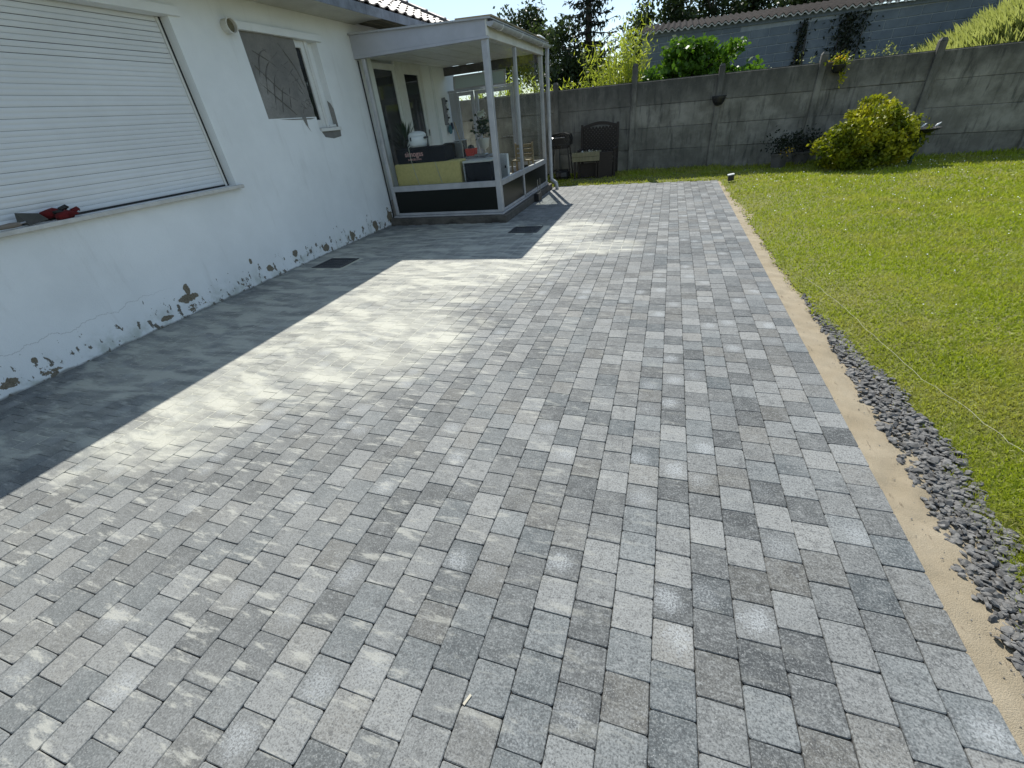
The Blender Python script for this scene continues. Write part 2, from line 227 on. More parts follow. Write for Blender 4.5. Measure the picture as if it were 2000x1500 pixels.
# ------------------------------------------------------------------ mesh helpers
ORG = {}
class MB:
    def __init__(s): s.v = []; s.f = []
    def add(s, v, f):
        o = len(s.v); s.v += [tuple(q) for q in v]; s.f += [tuple(i + o for i in q) for q in f]; return s
    def box(s, x0, x1, y0, y1, z0, z1, bev=0.):
        if bev <= 0:
            return s.add([(x0, y0, z0), (x1, y0, z0), (x1, y1, z0), (x0, y1, z0), (x0, y0, z1), (x1, y0, z1), (x1, y1, z1), (x0, y1, z1)],
                         [(0, 3, 2, 1), (4, 5, 6, 7), (0, 1, 5, 4), (1, 2, 6, 5), (2, 3, 7, 6), (3, 0, 4, 7)])
        b = bev; v = []
        for z, i in ((z0, b), (z0 + b, 0), (z1 - b, 0), (z1, b)):
            for (sx, sy) in ((0, 0), (1, 0), (1, 1), (0, 1)):
                for k in (0, 1):
                    cx, cy = (x1 if sx else x0), (y1 if sy else y0)
                    dx, dy = (-1 if sx else 1), (-1 if sy else 1)
                    first = (k == 0) == (sx == sy)
                    v.append((cx + dx * (i if not first else i) + (0 if first else dx * b), cy + dy * i + (dy * b if first else 0), z))
        f = [tuple(range(7, -1, -1)), tuple(range(24, 32))]
        for r in range(3):
            for i in range(8):
                j = (i + 1) % 8; f.append((r * 8 + i, r * 8 + j, r * 8 + 8 + j, r * 8 + 8 + i))
        return s.add(v, f)
    def obox(s, c, ax, ay, az):  # oriented box: centre + three half-axis vectors
        c = Vector(c); ax, ay, az = Vector(ax), Vector(ay), Vector(az)
        v = [c + ax * i + ay * j + az * k for k in (-1, 1) for (i, j) in ((-1, -1), (1, -1), (1, 1), (-1, 1))]
        return s.add(v, [(0, 3, 2, 1), (4, 5, 6, 7), (0, 1, 5, 4), (1, 2, 6, 5), (2, 3, 7, 6), (3, 0, 4, 7)])
    def bar(s, a, b, w, h=None):
        a, b = Vector(a), Vector(b); d = (b - a); u = d.normalized(); up = Vector((0, 0, 1)) if abs(u.z) < .95 else Vector((0, 1, 0))
        x = u.cross(up).normalized(); y = x.cross(u); return s.obox((a + b) / 2, d / 2, x * w / 2, y * (h or w) / 2)
    def tube(s, pts, r, n=8, cap=True):
        pts = [Vector(p) for p in pts]; rs = r if hasattr(r, '__len__') else [r] * len(pts); v = []; f = []
        t0 = (pts[1] - pts[0]).normalized(); x = t0.cross(Vector((0, 0, 1)) if abs(t0.z) < .9 else Vector((0, 1, 0))).normalized()
        for i, p in enumerate(pts):
            t = (pts[min(i + 1, len(pts) - 1)] - pts[max(i - 1, 0)]).normalized(); x = (x - t * x.dot(t)).normalized(); y = t.cross(x)
            v += [p + (x * math.cos(2 * PI * k / n) + y * math.sin(2 * PI * k / n)) * rs[i] for k in range(n)]
        for i in range(len(pts) - 1):
            for k in range(n): f.append((i * n + k, i * n + (k + 1) % n, i * n + n + (k + 1) % n, i * n + n + k))
        if cap: f += [tuple(range(n - 1, -1, -1)), tuple(range((len(pts) - 1) * n, len(pts) * n))]
        return s.add(v, f)
    def lathe(s, c, prof, n=20, sx=1, sy=1):
        v = []; f = []
        for (r, z) in prof: v += [(c[0] + sx * r * math.cos(2 * PI * k / n), c[1] + sy * r * math.sin(2 * PI * k / n), c[2] + z) for k in range(n)]
        for i in range(len(prof) - 1):
            for k in range(n): f.append((i * n + k, i * n + (k + 1) % n, i * n + n + (k + 1) % n, i * n + n + k))
        f += [tuple(range(n - 1, -1, -1)), tuple(range((len(prof) - 1) * n, len(prof) * n))]
        return s.add(v, f)
    def prism(s, poly, d):  # poly: 3D points, extruded by vector d
        n = len(poly); p = [Vector(q) for q in poly]; d = Vector(d)
        return s.add(p + [q + d for q in p], [tuple(range(n - 1, -1, -1)), tuple(range(n, 2 * n))] + [(i, (i + 1) % n, n + (i + 1) % n, n + i) for i in range(n)])
    def o(s, name, m, parent=None, smooth=False, loc=None, **tags):
        org = Vector(ORG.get(parent.name, (0, 0, 0))) if parent else Vector(loc or (0, 0, 0))
        me = bpy.data.meshes.new(name); me.from_pydata([tuple(Vector(q) - org) for q in s.v], [], s.f); me.materials.append(m)
        if smooth: me.polygons.foreach_set('use_smooth', [True] * len(me.polygons))
        return link(name, me, parent, org if not parent else None, tags)
def link(name, me, parent=None, loc=None, tags=None):
    ob = bpy.data.objects.new(name, me); C.objects.link(ob)
    if parent: ob.parent = parent; ORG[ob.name] = ORG.get(parent.name, (0, 0, 0))
    elif loc is not None: ob.location = loc; ORG[ob.name] = tuple(loc)
    for k, v in (tags or {}).items(): ob[k] = v
    return ob
def thing(name, label, cat, loc, group=None):
    o = bpy.data.objects.new(name, None); C.objects.link(o); o.location = loc; o.empty_display_size = .2; ORG[o.name] = tuple(loc)
    o['label'] = label; o['category'] = cat
    if group: o['group'] = group
    return o
def place(name, me, parent, wloc, rot=(0, 0, 0), scale=None):
    ob = bpy.data.objects.new(name, me); C.objects.link(ob); ob.parent = parent
    ob.location = Vector(wloc) - Vector(ORG.get(parent.name, (0, 0, 0))); ob.rotation_euler = rot; ORG[ob.name] = tuple(wloc)
    if scale: ob.scale = scale
    return ob
def npmesh(name, verts, k, m, smooth=False):
    """mesh of len(verts)/k loose polygons with k corners each"""
    n = len(verts); me = bpy.data.meshes.new(name); me.vertices.add(n); me.vertices.foreach_set('co', np.asarray(verts, np.float32).ravel())
    me.loops.add(n); me.loops.foreach_set('vertex_index', np.arange(n, dtype=np.int32)); me.polygons.add(n // k)
    me.polygons.foreach_set('loop_start', np.arange(0, n, k, dtype=np.int32)); me.polygons.foreach_set('loop_total', np.full(n // k, k, np.int32))
    me.update(calc_edges=True); me.materials.append(m); return me
def rquads(P, size, aspect=.6, up=0., nrm=None):
    """leaf-like rhombs at points P with random orientation"""
    n = len(P); a = rng.normal(size=(n, 3)); a[:, 2] -= up; a /= np.linalg.norm(a, axis=1)[:, None]
    b = rng.normal(size=(n, 3)); b -= a * (a * b).sum(1)[:, None]; b /= np.linalg.norm(b, axis=1)[:, None]
    s = (np.asarray(size) * rng.uniform(.6, 1.3, n))[:, None]; V = np.empty((n, 4, 3))
    V[:, 0] = P - a * s * .5; V[:, 1] = P + b * s * aspect * .5 - a * s * .05; V[:, 2] = P + a * s * .5; V[:, 3] = P - b * s * aspect * .5 - a * s * .05
    return V.reshape(-1, 3)
exec_later = []

# ================================================================== SETTING
# far ground sheet
MB().add([(-300, -60, -.09), (300, -60, -.09), (300, 500, -.09), (-300, 500, -.09)], [(0, 1, 2, 3)]).o('ground', earth_m, kind='structure')
def edge_x(y):   # where the turf begins
    a = np.interp(y, [0, 1.2, 1.5, 1.9, 2.3, 2.6, 3.1, 3.5, 4.2, 5, 7, 9, 11.2, 14], [1.46, 1.45, 1.45, 1.5, 1.52, 1.5, 1.44, 1.40, 1.36, 1.31, 1.28, 1.24, 1.2, 1.2])
    return a + .02 * np.sin(y * 9.1) + .012 * np.sin(y * 23 + 1)
def far_y(x): return 11.47 - .085 * (np.asarray(x) - 1.1)
def lawn_z(x, y):
    d = np.minimum(np.maximum(x - edge_x(y), y - far_y(x) - .1), 1.2); d = np.maximum(d, 0)
    return -.012 + .055 * np.minimum(d / .5, 1) + .012 * np.sin(x * 1.9 + y) + .008 * np.sin(y * 2.3 - x) - .012
def sheet(name, xs, ys, zf, m, **tags):
    X, Y = np.meshgrid(xs, ys); Z = zf(X, Y); n, k = X.shape
    v = np.stack([X, Y, Z], -1).reshape(-1, 3); f = [(i * k + j, i * k + j + 1, (i + 1) * k + j + 1, (i + 1) * k + j) for i in range(n - 1) for j in range(k - 1)]
    mb = MB(); mb.v = [tuple(q) for q in v.tolist()]; mb.f = f; return mb.o(name, m, smooth=True, **tags)
sheet('lawn', np.linspace(0, 1, 60), np.linspace(-1.5, 13.5, 110), lambda u, y: 0 * u, lawn_m, kind='structure')
lawn = bpy.data.objects['lawn']; me = lawn.data
co = np.empty(len(me.vertices) * 3, np.float32); me.vertices.foreach_get('co', co); co = co.reshape(-1, 3)
u, y = co[:, 0].copy(), co[:, 1]; x = edge_x(y) - .02 + u ** 1.6 * 13; co[:, 0] = x; co[:, 2] = lawn_z(x, y); me.vertices.foreach_set('co', co.ravel()); me.update()
sheet('grass_strip', np.linspace(-6.5, 1.25, 50), np.linspace(11.3, 13.62, 24), lambda x, y: np.where(y < far_y(x) + .03, -.07, np.minimum(.05, -.02 + (y - far_y(x)) * .12)) + .006 * np.sin(7 * x + 5 * y), lawn_m, kind='structure')
sheet('sand_strip', np.linspace(1.09, 1.75, 34), np.linspace(-1.2, 11.6, 300), lambda x, y: -.026 - .02 * np.maximum(0, (x - 1.24) / .3) + .006 * np.sin(x * 31 + 3 * np.sin(y * 5)) * np.sin(y * 7.3) + .004 * np.sin(y * 37 + x * 20), sand_m, kind='structure')
# terrain behind the fence: climbs to the right
def bank_z(x, y): return np.clip(.25 + .1 * (y - 13.7), .25, .9) + np.clip((x - 4.2) * .52, 0, 1.8) * np.clip((y - 13.55) / 1.2, 0, 1)
sheet('bank', np.linspace(-14, 16, 80), np.linspace(13.62, 60, 70), lambda x, y: bank_z(x, y) + .05 * np.sin(3 * x + y), earth_m, kind='structure')

# ---------------------------------------------------------------- patio
patio = sheet('patio', np.linspace(-5.3, 1.1, 129), np.linspace(-.9, 12.2, 264), lambda x, y: 0 * x - .0075, bed_m, kind='structure')
me = patio.data; co = np.empty(len(me.vertices) * 3, np.float32); me.vertices.foreach_get('co', co); co = co.reshape(-1, 3)
co[:, 1] = np.minimum(co[:, 1], far_y(co[:, 0]) - .01); SDV = sand_d(co[:, 0], co[:, 1]); co[:, 2] = -.010 + .0086 * np.clip(SDV / .45, 0, 1)
GR = [(-4.98, -4.46, 5.03, 5.52), (-2.46, -1.95, 6.92, 7.37)]
for a, b, c, d in GR: co[(co[:, 0] > a + .004) & (co[:, 0] < b - .004) & (co[:, 1] > c + .004) & (co[:, 1] < d - .004), 2] = -.2
me.vertices.foreach_set('co', co.ravel()); me.update()
at = me.attributes.new('sd', 'FLOAT', 'POINT'); at.data.foreach_set('value', SDV.astype(np.float32))
def paver_shape(w, l, seed):
    r = random.Random(seed); j = lambda a: r.uniform(-a, a)
    hw, hl = w / 2 + j(.0008), l / 2 + j(.0008); rings = []
    cs = [.006 + r.uniform(0, .006) for _ in range(4)]
    for z, ins in ((-.05, 0), (-.0028, 0), (0, .0026)):
        ring = []
        for (sx, sy, c) in ((-1, -1, cs[0]), (1, -1, cs[1]), (1, 1, cs[2]), (-1, 1, cs[3])):
            a = (sx * (hw - ins), sy * (hl - ins - c)); b = (sx * (hw - ins - c), sy * (hl - ins)); m_ = (sx * (hw - ins - c * .29), sy * (hl - ins - c * .29))
            pr = [a, m_, b] if sx == sy else [b, m_, a]
            ring += [(q[0] + j(.0006), q[1] + j(.0006), z + (j(.0004) if z == 0 else 0)) for q in pr]
        rings.append(ring)
    v = sum(rings, []); n = 12; f = [tuple(range(2 * n, 3 * n))]
    for r_ in range(2):
        for i in range(n): k = (i + 1) % n; f.append((r_ * n + i, r_ * n + k, r_ * n + n + k, r_ * n + n + i))
    return v, f
GAP = .0022
SH = [paver_shape(PP - GAP, PP - GAP, s) for s in range(8)]
def paver_mesh(name, v, f, w=PP, l=PP):
    me = bpy.data.meshes.new(name); me.from_pydata(v, [], f); me.materials.append(paver_m); uv = me.uv_layers.new(name='UVMap')
    for lp in me.loops: q = me.vertices[lp.vertex_index].co; uv.data[lp.index].uv = (q.x / w + .5, q.y / l + .5)
    return me
PM = [paver_mesh('paver', *s) for s in SH]
cells = []
ncol = 44; PH = .79 - 5 * PP
for c in range(ncol):
    cw = .1434 if c < 7 else .1497; cx = PX1 - (c + .5) * .1434 if c < 7 else .1032 - (c - 6.5) * .1497; dr = .006 * math.sin(c * 12.9898) + (0 if c % 2 == 0 else PP / 2)
    r = -6
    while True:
        cy = PH + dr + (r + .5) * PP; r += 1
        if cy > float(far_y(cx)) - .04: break
        if cy < -.75: continue
        if cx < -2.72 and 7.72 < cy < 11.5: continue
        if cx < -2.72 and cy > 11.5: continue
        if any(a - .05 < cx < b + .05 and e - .05 < cy < d + .05 for a, b, e, d in GR): continue
        if cx < -5.25: continue
        z = (cx, cy, 0)
        t3 = tuple(np.random.default_rng(int(c * 1000 + r + 50)).uniform(0, 1, 6))
        cells.append((cx, cy, t3, cw))
def seen(cx, cy):
    d = np.array(CM) @ np.array([cx, cy, -1.65]); px, py = d[0] / d[2] * 818.94 + 1000, d[1] / d[2] * 818.94 + 750
    return d[2], (-60 < px < 2060 and -60 < py < 1560 and d[2] > 0)
vis = sorted([(seen(cx, cy)[0], i) for i, (cx, cy, _, _) in enumerate(cells) if seen(cx, cy)[1]]); near = {i for _, i in vis[:300]}
FV, FF, FA, FU = [], [], [], []
for i, (cx, cy, t3, cw) in enumerate(cells):
    kx = (cw - GAP) / (PP - GAP); calm = 1 - .8 * min(1, max(0, float(sand_d(cx, cy)) / .3))
    rot = (t3[3] - .5) * .012; dz = (t3[4] - .5) * .0026 * calm; tl = (t3[5] - .5) * .012 * calm
    if i in near:
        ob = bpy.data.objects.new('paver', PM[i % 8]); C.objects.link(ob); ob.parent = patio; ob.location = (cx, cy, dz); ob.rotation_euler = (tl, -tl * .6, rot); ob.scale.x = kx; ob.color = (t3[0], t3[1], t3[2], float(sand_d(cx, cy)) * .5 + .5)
    else:
        v, f = SH[i % 8]; o = len(FV); cr, sr = math.cos(rot), math.sin(rot)
        for (x, y, z) in v: FV.append((cx + x * kx * cr - y * sr, cy + x * sr + y * cr, z + dz + y * tl)); FU.append((x / PP + .5, y / PP + .5)); FA.append(t3[:3])
        FF += [tuple(q + o for q in g) for g in f]
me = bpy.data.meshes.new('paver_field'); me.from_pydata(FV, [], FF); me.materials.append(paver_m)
at = me.attributes.new('pv', 'FLOAT_VECTOR', 'POINT'); at.data.foreach_set('vector', np.asarray(FA, np.float32).ravel())
fv = np.asarray(FV); at = me.attributes.new('sd', 'FLOAT', 'POINT'); at.data.foreach_set('value', (sand_d(fv[:, 0], fv[:, 1]) * .5 + .5).astype(np.float32))
uv = me.uv_layers.new(name='UVMap'); vi = np.empty(len(me.loops), np.int32); me.loops.foreach_get('vertex_index', vi); uv.data.foreach_set('uv', np.asarray(FU, np.float32)[vi].ravel())
pf = link('paver_field', me, patio, tags={'kind': 'stuff'}); pf.color = (0, 0, 0, 0)

# ---------------------------------------------------------------- drain grates
def drain(x0, x1, y0, y1, label):
    t = thing('drain_grate', label, 'drain', ((x0 + x1) / 2, (y0 + y1) / 2, 0), 'drain grates in the paving')
    f = MB(); w = .035; z0, z1 = -.06, .004
    f.box(x0, x1, y0, y0 + w, z0, z1); f.box(x0, x1, y1 - w, y1, z0, z1); f.box(x0, x0 + w, y0 + w, y1 - w, z0, z1); f.box(x1 - w, x1, y0 + w, y1 - w, z0, z1); f.o('frame', iron, t)
    MB().box(x0 + w, x1 - w, y0 + w, y1 - w, -.3, -.05).o('pit', darkvoid, t)
    nb = 13; dx = (x1 - x0 - 2 * w - .012) / nb
    for k in range(nb): a = x0 + w + .006 + k * dx; MB().box(a, a + dx * .5, y0 + w + .004, y1 - w - .004, -.03, -.002, .002).o('bar', iron, t)
    c = MB()
    for k in range(1, 4): yy = y0 + (y1 - y0) * k / 4; c.box(x0 + w + .002, x1 - w - .002, yy - .009, yy + .009, -.032, -.004)
    c.o('cross_bar', iron, t)
drain(*GR[0], 'black iron drain grate in the shaded paving beside the white house wall')
drain(*GR[1], 'black iron drain grate in the shaded paving at the sunroom corner')

# ================================================================== HOUSE
WX = -5.25; WT = .3
house = thing('house', 'white rendered bungalow with closed roller shutter and peeling paint at its foot', 'house', (WX, 4, 0))
def wall_grid(ycuts, zcuts, holes, x, th):
    mb = MB(); ny, nz = len(ycuts) - 1, len(zcuts) - 1
    sol = lambda i, j: 0 <= i < ny and 0 <= j < nz and not any(a <= (ycuts[i] + ycuts[i + 1]) / 2 <= b and c <= (zcuts[j] + zcuts[j + 1]) / 2 <= d for a, b, c, d in holes)
    for i in range(ny):
        for j in range(nz):
            if not sol(i, j): continue
            a, b, c, d = ycuts[i], ycuts[i + 1], zcuts[j], zcuts[j + 1]; q = x - th
            mb.add([(x, a, c), (x, b, c), (x, b, d), (x, a, d)], [(0, 1, 2, 3)]); mb.add([(q, a, c), (q, b, c), (q, b, d), (q, a, d)], [(3, 2, 1, 0)])
            if not sol(i - 1, j): mb.add([(x, a, c), (x, a, d), (q, a, d), (q, a, c)], [(0, 1, 2, 3)])
            if not sol(i + 1, j): mb.add([(x, b, c), (q, b, c), (q, b, d), (x, b, d)], [(0, 1, 2, 3)])
            if not sol(i, j - 1): mb.add([(x, a, c), (q, a, c), (q, b, c), (x, b, c)], [(0, 1, 2, 3)])
            if not sol(i, j + 1): mb.add([(x, a, d), (x, b, d), (q, b, d), (q, a, d)], [(0, 1, 2, 3)])
    return mb
O1 = (1.2, 4.555, 1.235, 2.905); O2 = (5.47, 6.92, 1.735, 2.875); O3 = (8.32, 10.72, .45, 2.79)
hw_ = wall_grid([-4, O1[0], O1[1], O2[0], O2[1], O3[0], O3[1], 11.9], [-.1, .45, O1[2], O2[2], O3[3], O2[3], O1[3], 3.22], [O1, O2, O3], WX, WT); hw_.o('wall', wall_m, house)
MB().box(-12, WX - WT, 11.6, 11.9, -.1, 3.22).o('end_wall', wall_m, house); MB().box(-12, WX - WT, -4, -3.7, -.1, 3.22).o('end_wall', wall_m, house)
# roller shutter
sh = MB(); sh.box(WX - .19, WX - .17, O1[0], O1[1], O1[2], O1[3]); sh.o('shutter_backing', darkvoid, house)
shut = MB(); gx = WX - .125
shut.box(gx - .02, gx + .022, O1[1] - .062, O1[1] - .002, O1[2] + .002, O1[3] - .002, .003); shut = shut.o('roller_shutter', pvc, house); MB().box(gx - .02, gx + .022, O1[0] + .002, O1[0] + .062, O1[2] + .002, O1[3] - .002, .003).o('guide_rail', pvc, shut)
MB().box(gx + .024, gx + .03, O1[1] - .04, O1[1] - .022, O1[2] + .004, O1[3] - .004).o('guide_seal', black, shut)
ns = 38; hz = (O1[3] - O1[2] - .045) / ns; prof = []
sm_ = MB(); ya, yb = O1[0] + .065, O1[1] - .066; seg = 6; pts = []
for k in range(seg + 1): a = k / seg; pts.append((.0045 + .0042 * math.sin(PI * a), a * (hz - .0015)))
poly = [(-.006, 0), (-.006, hz - .0035)]
sm_.prism([(gx + px_, ya, pz) for px_, pz in pts] + [(gx - .006, ya, hz - .0015), (gx - .006, ya, 0)], (0, yb - ya, 0))
sme = None
for k in range(ns):
    z = O1[2] + .02 + k * hz + max(0, k - 28) * .0026
    if sme is None:
        ob = sm_.o('slat', slatm, shut); sme = ob.data; ob.location.z += z; ob.data.polygons.foreach_set('use_smooth', [False] * len(ob.data.polygons))
    else:
        ob = bpy.data.objects.new('slat', sme); C.objects.link(ob); ob.parent = shut; ob.location = (0, 0, z)
    ob.location.x += .0012 * math.sin(k * 1.7); ob.location.z += .0008 * math.sin(k * 2.9)
MB().box(gx - .008, gx + .016, ya, yb, O1[2] + .004, O1[2] + .018).o('bottom_bar', black, shut)
MB().box(WX - .16, WX + .075, O1[0] - .09, O1[1] + .05, O1[2] - .042, O1[2] - .001, .006).o('window_sill', sillm, house)
MB().box(WX + .001, WX + .038, O1[0] - .1, O1[1] + .13, O1[3] + .001, O1[3] + .085, .004).o('lintel', wall_m, house)
# half bricked-up window
ym = 6.44; zb = 1.925
mp = MB(); yy = np.linspace(O2[0] + .002, ym, 26); zz = np.linspace(zb, O2[3] - .002, 26)
vv = [(WX - .012 + .006 * math.sin(a * 9 + b * 4) + .004 * rng.normal(), a, b) for b in zz for a in yy]; mp.add(vv, [(j * 26 + i, j * 26 + i + 1, (j + 1) * 26 + i + 1, (j + 1) * 26 + i) for j in range(25) for i in range(25)])
mpatch = mp.o('mortar_patch', mortarm, house, smooth=True); mpatch['label'] = 'rough grey mortar filling half of the old window, trowel marks across it'
MB().box(WX - .26, WX - .03, O2[0] + .001, ym, zb + .001, O2[3] - .001).o('infill', mortarm, house)
MB().box(WX - .26, WX - .0005, O2[0] + .0005, ym, O2[2] + .0005, zb).o('render_patch', wall_m, house)
def wp(y, z, x=WX - .004): return (x, y, z)
def stroke(pts, w=.016, n=10):
    P = [Vector(p) for p in pts]; q = []
    for i in range(len(P) - 1):
        for k in range(n):
            t = k / n; p0, p1, p2, p3 = P[max(i - 1, 0)], P[i], P[i + 1], P[min(i + 2, len(P) - 1)]
            q.append(.5 * ((2 * p1) + (p2 - p0) * t + (2 * p0 - 5 * p1 + 4 * p2 - p3) * t * t + (3 * p1 - p0 - 3 * p2 + p3) * t ** 3))
    q.append(P[-1]); return MB().tube(q, [w * (.45 + .25 * math.sin(PI * i / (len(q) - 1))) for i in range(len(q))], 6)
strokes = [[(5.52, 2.55), (5.9, 2.25), (6.18, 2.12), (6.34, 1.99)], [(5.58, 2.4), (5.72, 2.66), (5.95, 2.72)], [(5.6, 2.15), (5.75, 2.5), (6.05, 2.7)], [(5.68, 2.02), (5.86, 2.42), (6.2, 2.6)], [(5.8, 2.0), (5.95, 2.3), (6.26, 2.52)],
           [(5.98, 2.05), (6.08, 2.3), (6.3, 2.4)], [(5.78, 2.72), (6.2, 2.45), (6.36, 2.2)], [(5.6, 2.68), (5.9, 2.55), (6.2, 2.33), (6.4, 2.1)], [(5.52, 2.35), (5.9, 2.08), (6.05, 1.96)], [(6.1, 2.8), (6.3, 2.55), (6.4, 2.3)],
           [(6.2, 1.97), (6.3, 2.12), (6.42, 2.15)], [(6.14, 2.08), (6.3, 2.03), (6.43, 1.96)], [(6.18, 2.17), (6.32, 2.1), (6.43, 2.04)], [(6.26, 1.95), (6.36, 2.08), (6.43, 2.1)], [(5.52, 1.97), (5.62, 2.06), (5.72, 1.98)]]
for s_ in strokes: stroke([wp(a, b, WX - .0125) for a, b in s_], .008).o('trowel_mark', mortdark, mpatch)
dr_ = MB(); dr_.add([(WX + .0035, 6.12, zb), (WX + .0035, 6.21, zb), (WX + .003, 6.2, 1.8), (WX + .003, 6.235, 1.73), (WX + .003, 6.16, 1.83)], [(0, 1, 2, 3, 4)]); dr_.add([(WX + .0035, 5.65, zb - .01), (WX + .0035, 6.42, zb - .015), (WX + .0035, 6.3, zb - .03), (WX + .0035, 5.9, zb - .025)], [(0, 1, 2, 3)]); dr_.o('mortar_drip', mortarm, mpatch)
MB().box(WX + .001, WX + .042, O2[0] - .07, O2[1] + .085, O2[3] + .001, O2[3] + .085, .004).o('lintel', wall_m, house)
# remaining window strip
fx0, fx1 = WX - .11, WX - .05
ys0, ys1, ys2 = 6.60, 6.68, 6.74
wf = MB().box(fx0, fx1, ys0, ys1, O2[2] + .04, O2[3] - .001, .004).o('window', pvc, house)
MB().box(fx0, fx1, ym + .001, ys0 - .001, O2[3] - .09, O2[3] - .001, .004).o('sash_rail', pvc, wf); MB().box(fx0, fx1, ym + .001, ys0 - .001, O2[2] + .04, O2[2] + .15, .004).o('sash_rail', pvc, wf); MB().box(fx0 + .012, fx1 + .014, ys1 + .003, ys2, O2[2] + .04, O2[3] - .001, .004).o('frame', pvc, wf)
MB().box(fx0 + .02, fx0 + .035, ym + .001, ys0 - .001, O2[2] + .151, O2[3] - .091).o('pane', darkglass, wf)
MB().box(WX - .25, fx0 - .02, ym + .001, O2[1] - .001, O2[2] + .001, O2[3] - .001).o('window_void', darkvoid, house)
MB().box(fx0, WX - .02, ys2 + .001, 6.90, O2[2] + .04, O2[2] + .075, .003).o('sill_upstand', pvc, wf); MB().box(fx0 - .018, fx0, ys2 + .001, O2[1] - .001, O2[2] + .076, O2[3] - .001).o('reveal_back', wall_m, house)
MB().box(WX - .16, WX + .03, ym + .02, O2[1] + .03, O2[2] - .012, O2[2] + .035, .003).o('window_sill', pvc, house)
MB().add([(WX + .004, ym + .03, O2[2] - .014), (WX + .004, O2[1] + .02, O2[2] - .014), (WX + .004, O2[1], O2[2] - .1), (WX + .004, O2[1] - .2, O2[2] - .12), (WX + .004, ym + .08, O2[2] - .09)], [(0, 1, 2, 3, 4)]).o('bare_mortar', mortarm, house)
MB().add([(WX - .09, O2[1] - .003, O2[2] + .04), (WX - .002, O2[1] - .003, O2[2] + .04), (WX - .002, O2[1] - .003, 2.02), (WX - .04, O2[1] - .003, 2.1), (WX - .09, O2[1] - .003, 2.14)], [(0, 1, 2, 3, 4)]).o('bare_mortar', mortarm, house)
# round vent
v_ = MB(); cy, cz = 5.29, 2.885; pr = [(.075, 0), (.075, .09), (.083, .095), (.083, .105), (.07, .105), (.068, .06)]
for i, (r, h) in enumerate(pr): v_.v += [(WX + h, cy + r * math.cos(2 * PI * k / 24), cz + r * math.sin(2 * PI * k / 24)) for k in range(24)]
for i in range(len(pr) - 1): v_.f += [(i * 24 + k, i * 24 + (k + 1) % 24, i * 24 + 24 + (k + 1) % 24, i * 24 + 24 + k) for k in range(24)]
vo_ = v_.o('vent_pipe', cream, house, smooth=False)
g_ = MB(); g_.v = [(WX + .062, cy + .069 * math.cos(2 * PI * k / 24), cz + .069 * math.sin(2 * PI * k / 24)) for k in range(24)]; g_.f = [tuple(range(24))]
g_.o('vent_grille', mottled('vent_mesh', (.2, .18, .11), (.12, .11, .07), 60, .8, .5), vo_)
# french doors behind the sunroom glass
def leaf_door(y0, y1, z0, z1, parent, nm='door'):
    f = MB(); w = .095; x0, x1 = WX - .12, WX - .06
    f.box(x0, x1, y0, y0 + w, z0, z1, .004); f.box(x0, x1, y1 - w, y1, z0, z1, .004); f.box(x0, x1, y0 + w, y1 - w, z1 - w, z1, .004); f.box(x0, x1, y0 + w, y1 - w, z0, z0 + .12, .004)
    d = f.o(nm, pvc, parent); MB().box(x0 + .02, x0 + .035, y0 + w, y1 - w, z0 + .12, z1 - w).o('pane', darkglass, d)
    MB().bar((x1 + .03, y1 - .05, 1.45), (x1 + .03, y1 - .05, 1.57), .02).o('handle', steel, d); return d
leaf_door(8.34, 9.2, .47, 2.72, house); leaf_door(9.44, 10.22, .47, 2.68, house)
MB().box(WX - .12, WX - .05, 9.2, 9.44, .451, 2.78, .003).o('door_post', pvc, house); MB().box(WX - .12, WX - .05, 10.22, 10.3, .451, 2.78, .003).o('door_post', pvc, house); MB().box(WX - .14, WX - .065, 10.3, 10.715, .451, 2.785).o('side_panel', wall_m, house); MB().box(WX - .1, WX - .04, 9.44, 10.22, 2.68, 2.785).o('head_panel', pvc, house)
# eaves
EX = -4.66; EZ = 3.30; YC = 12.42
sf = MB(); ysf = 8.05; n = 8
prof = [(WX, 3.195), (WX + .05, 3.20), (-4.95, 3.215), (EX - .03, 3.20), (EX - .03, 3.26), (WX - .1, 3.28)]
sf.prism([(a, -4.2, b) for a, b in prof], (0, 4.2 + ysf, 0)); sf.o('soffit', soffm, house)
for k in range(3): MB().box(WX - .05 + k * .2, WX + .135 + k * .2, ysf + .02, YC - .05, 3.235 + .004 * k, 3.255 + .004 * k).o('soffit_board', oldwood, house)
for k in range(38):
    y0 = -4.2 + k * .435; y1 = min(y0 + .43, YC)
    MB().prism([(EX - .02, y0, 3.195), (EX + .004, y0, 3.19), (EX + .012 + .002 * (k % 2), y0, 3.315), (EX - .02, y0, 3.32)], (0, y1 - y0, 0)).o('fascia_slate', slate, house)
PIT = .5; rb = MB(); RL = 5.2
rb.add([(EX - .02, -4.2, EZ), (EX - .02, YC, EZ), (EX - RL, YC - RL, EZ + PIT * RL), (EX - RL, -4.2, EZ + PIT * RL)], [(0, 1, 2, 3)]); rb.add([(EX - .02, YC, EZ), (EX - 2 * RL, YC, EZ), (EX - RL, YC - RL, EZ + PIT * RL)], [(0, 1, 2)]); rb.add([(EX - 2 * RL, -4.2, EZ), (EX - 2 * RL, YC, EZ), (EX - RL, YC - RL, EZ + PIT * RL), (EX - RL, -4.2, EZ + PIT * RL)], [(3, 2, 1, 0)])
roof = rb.o('roof', tilem, house)
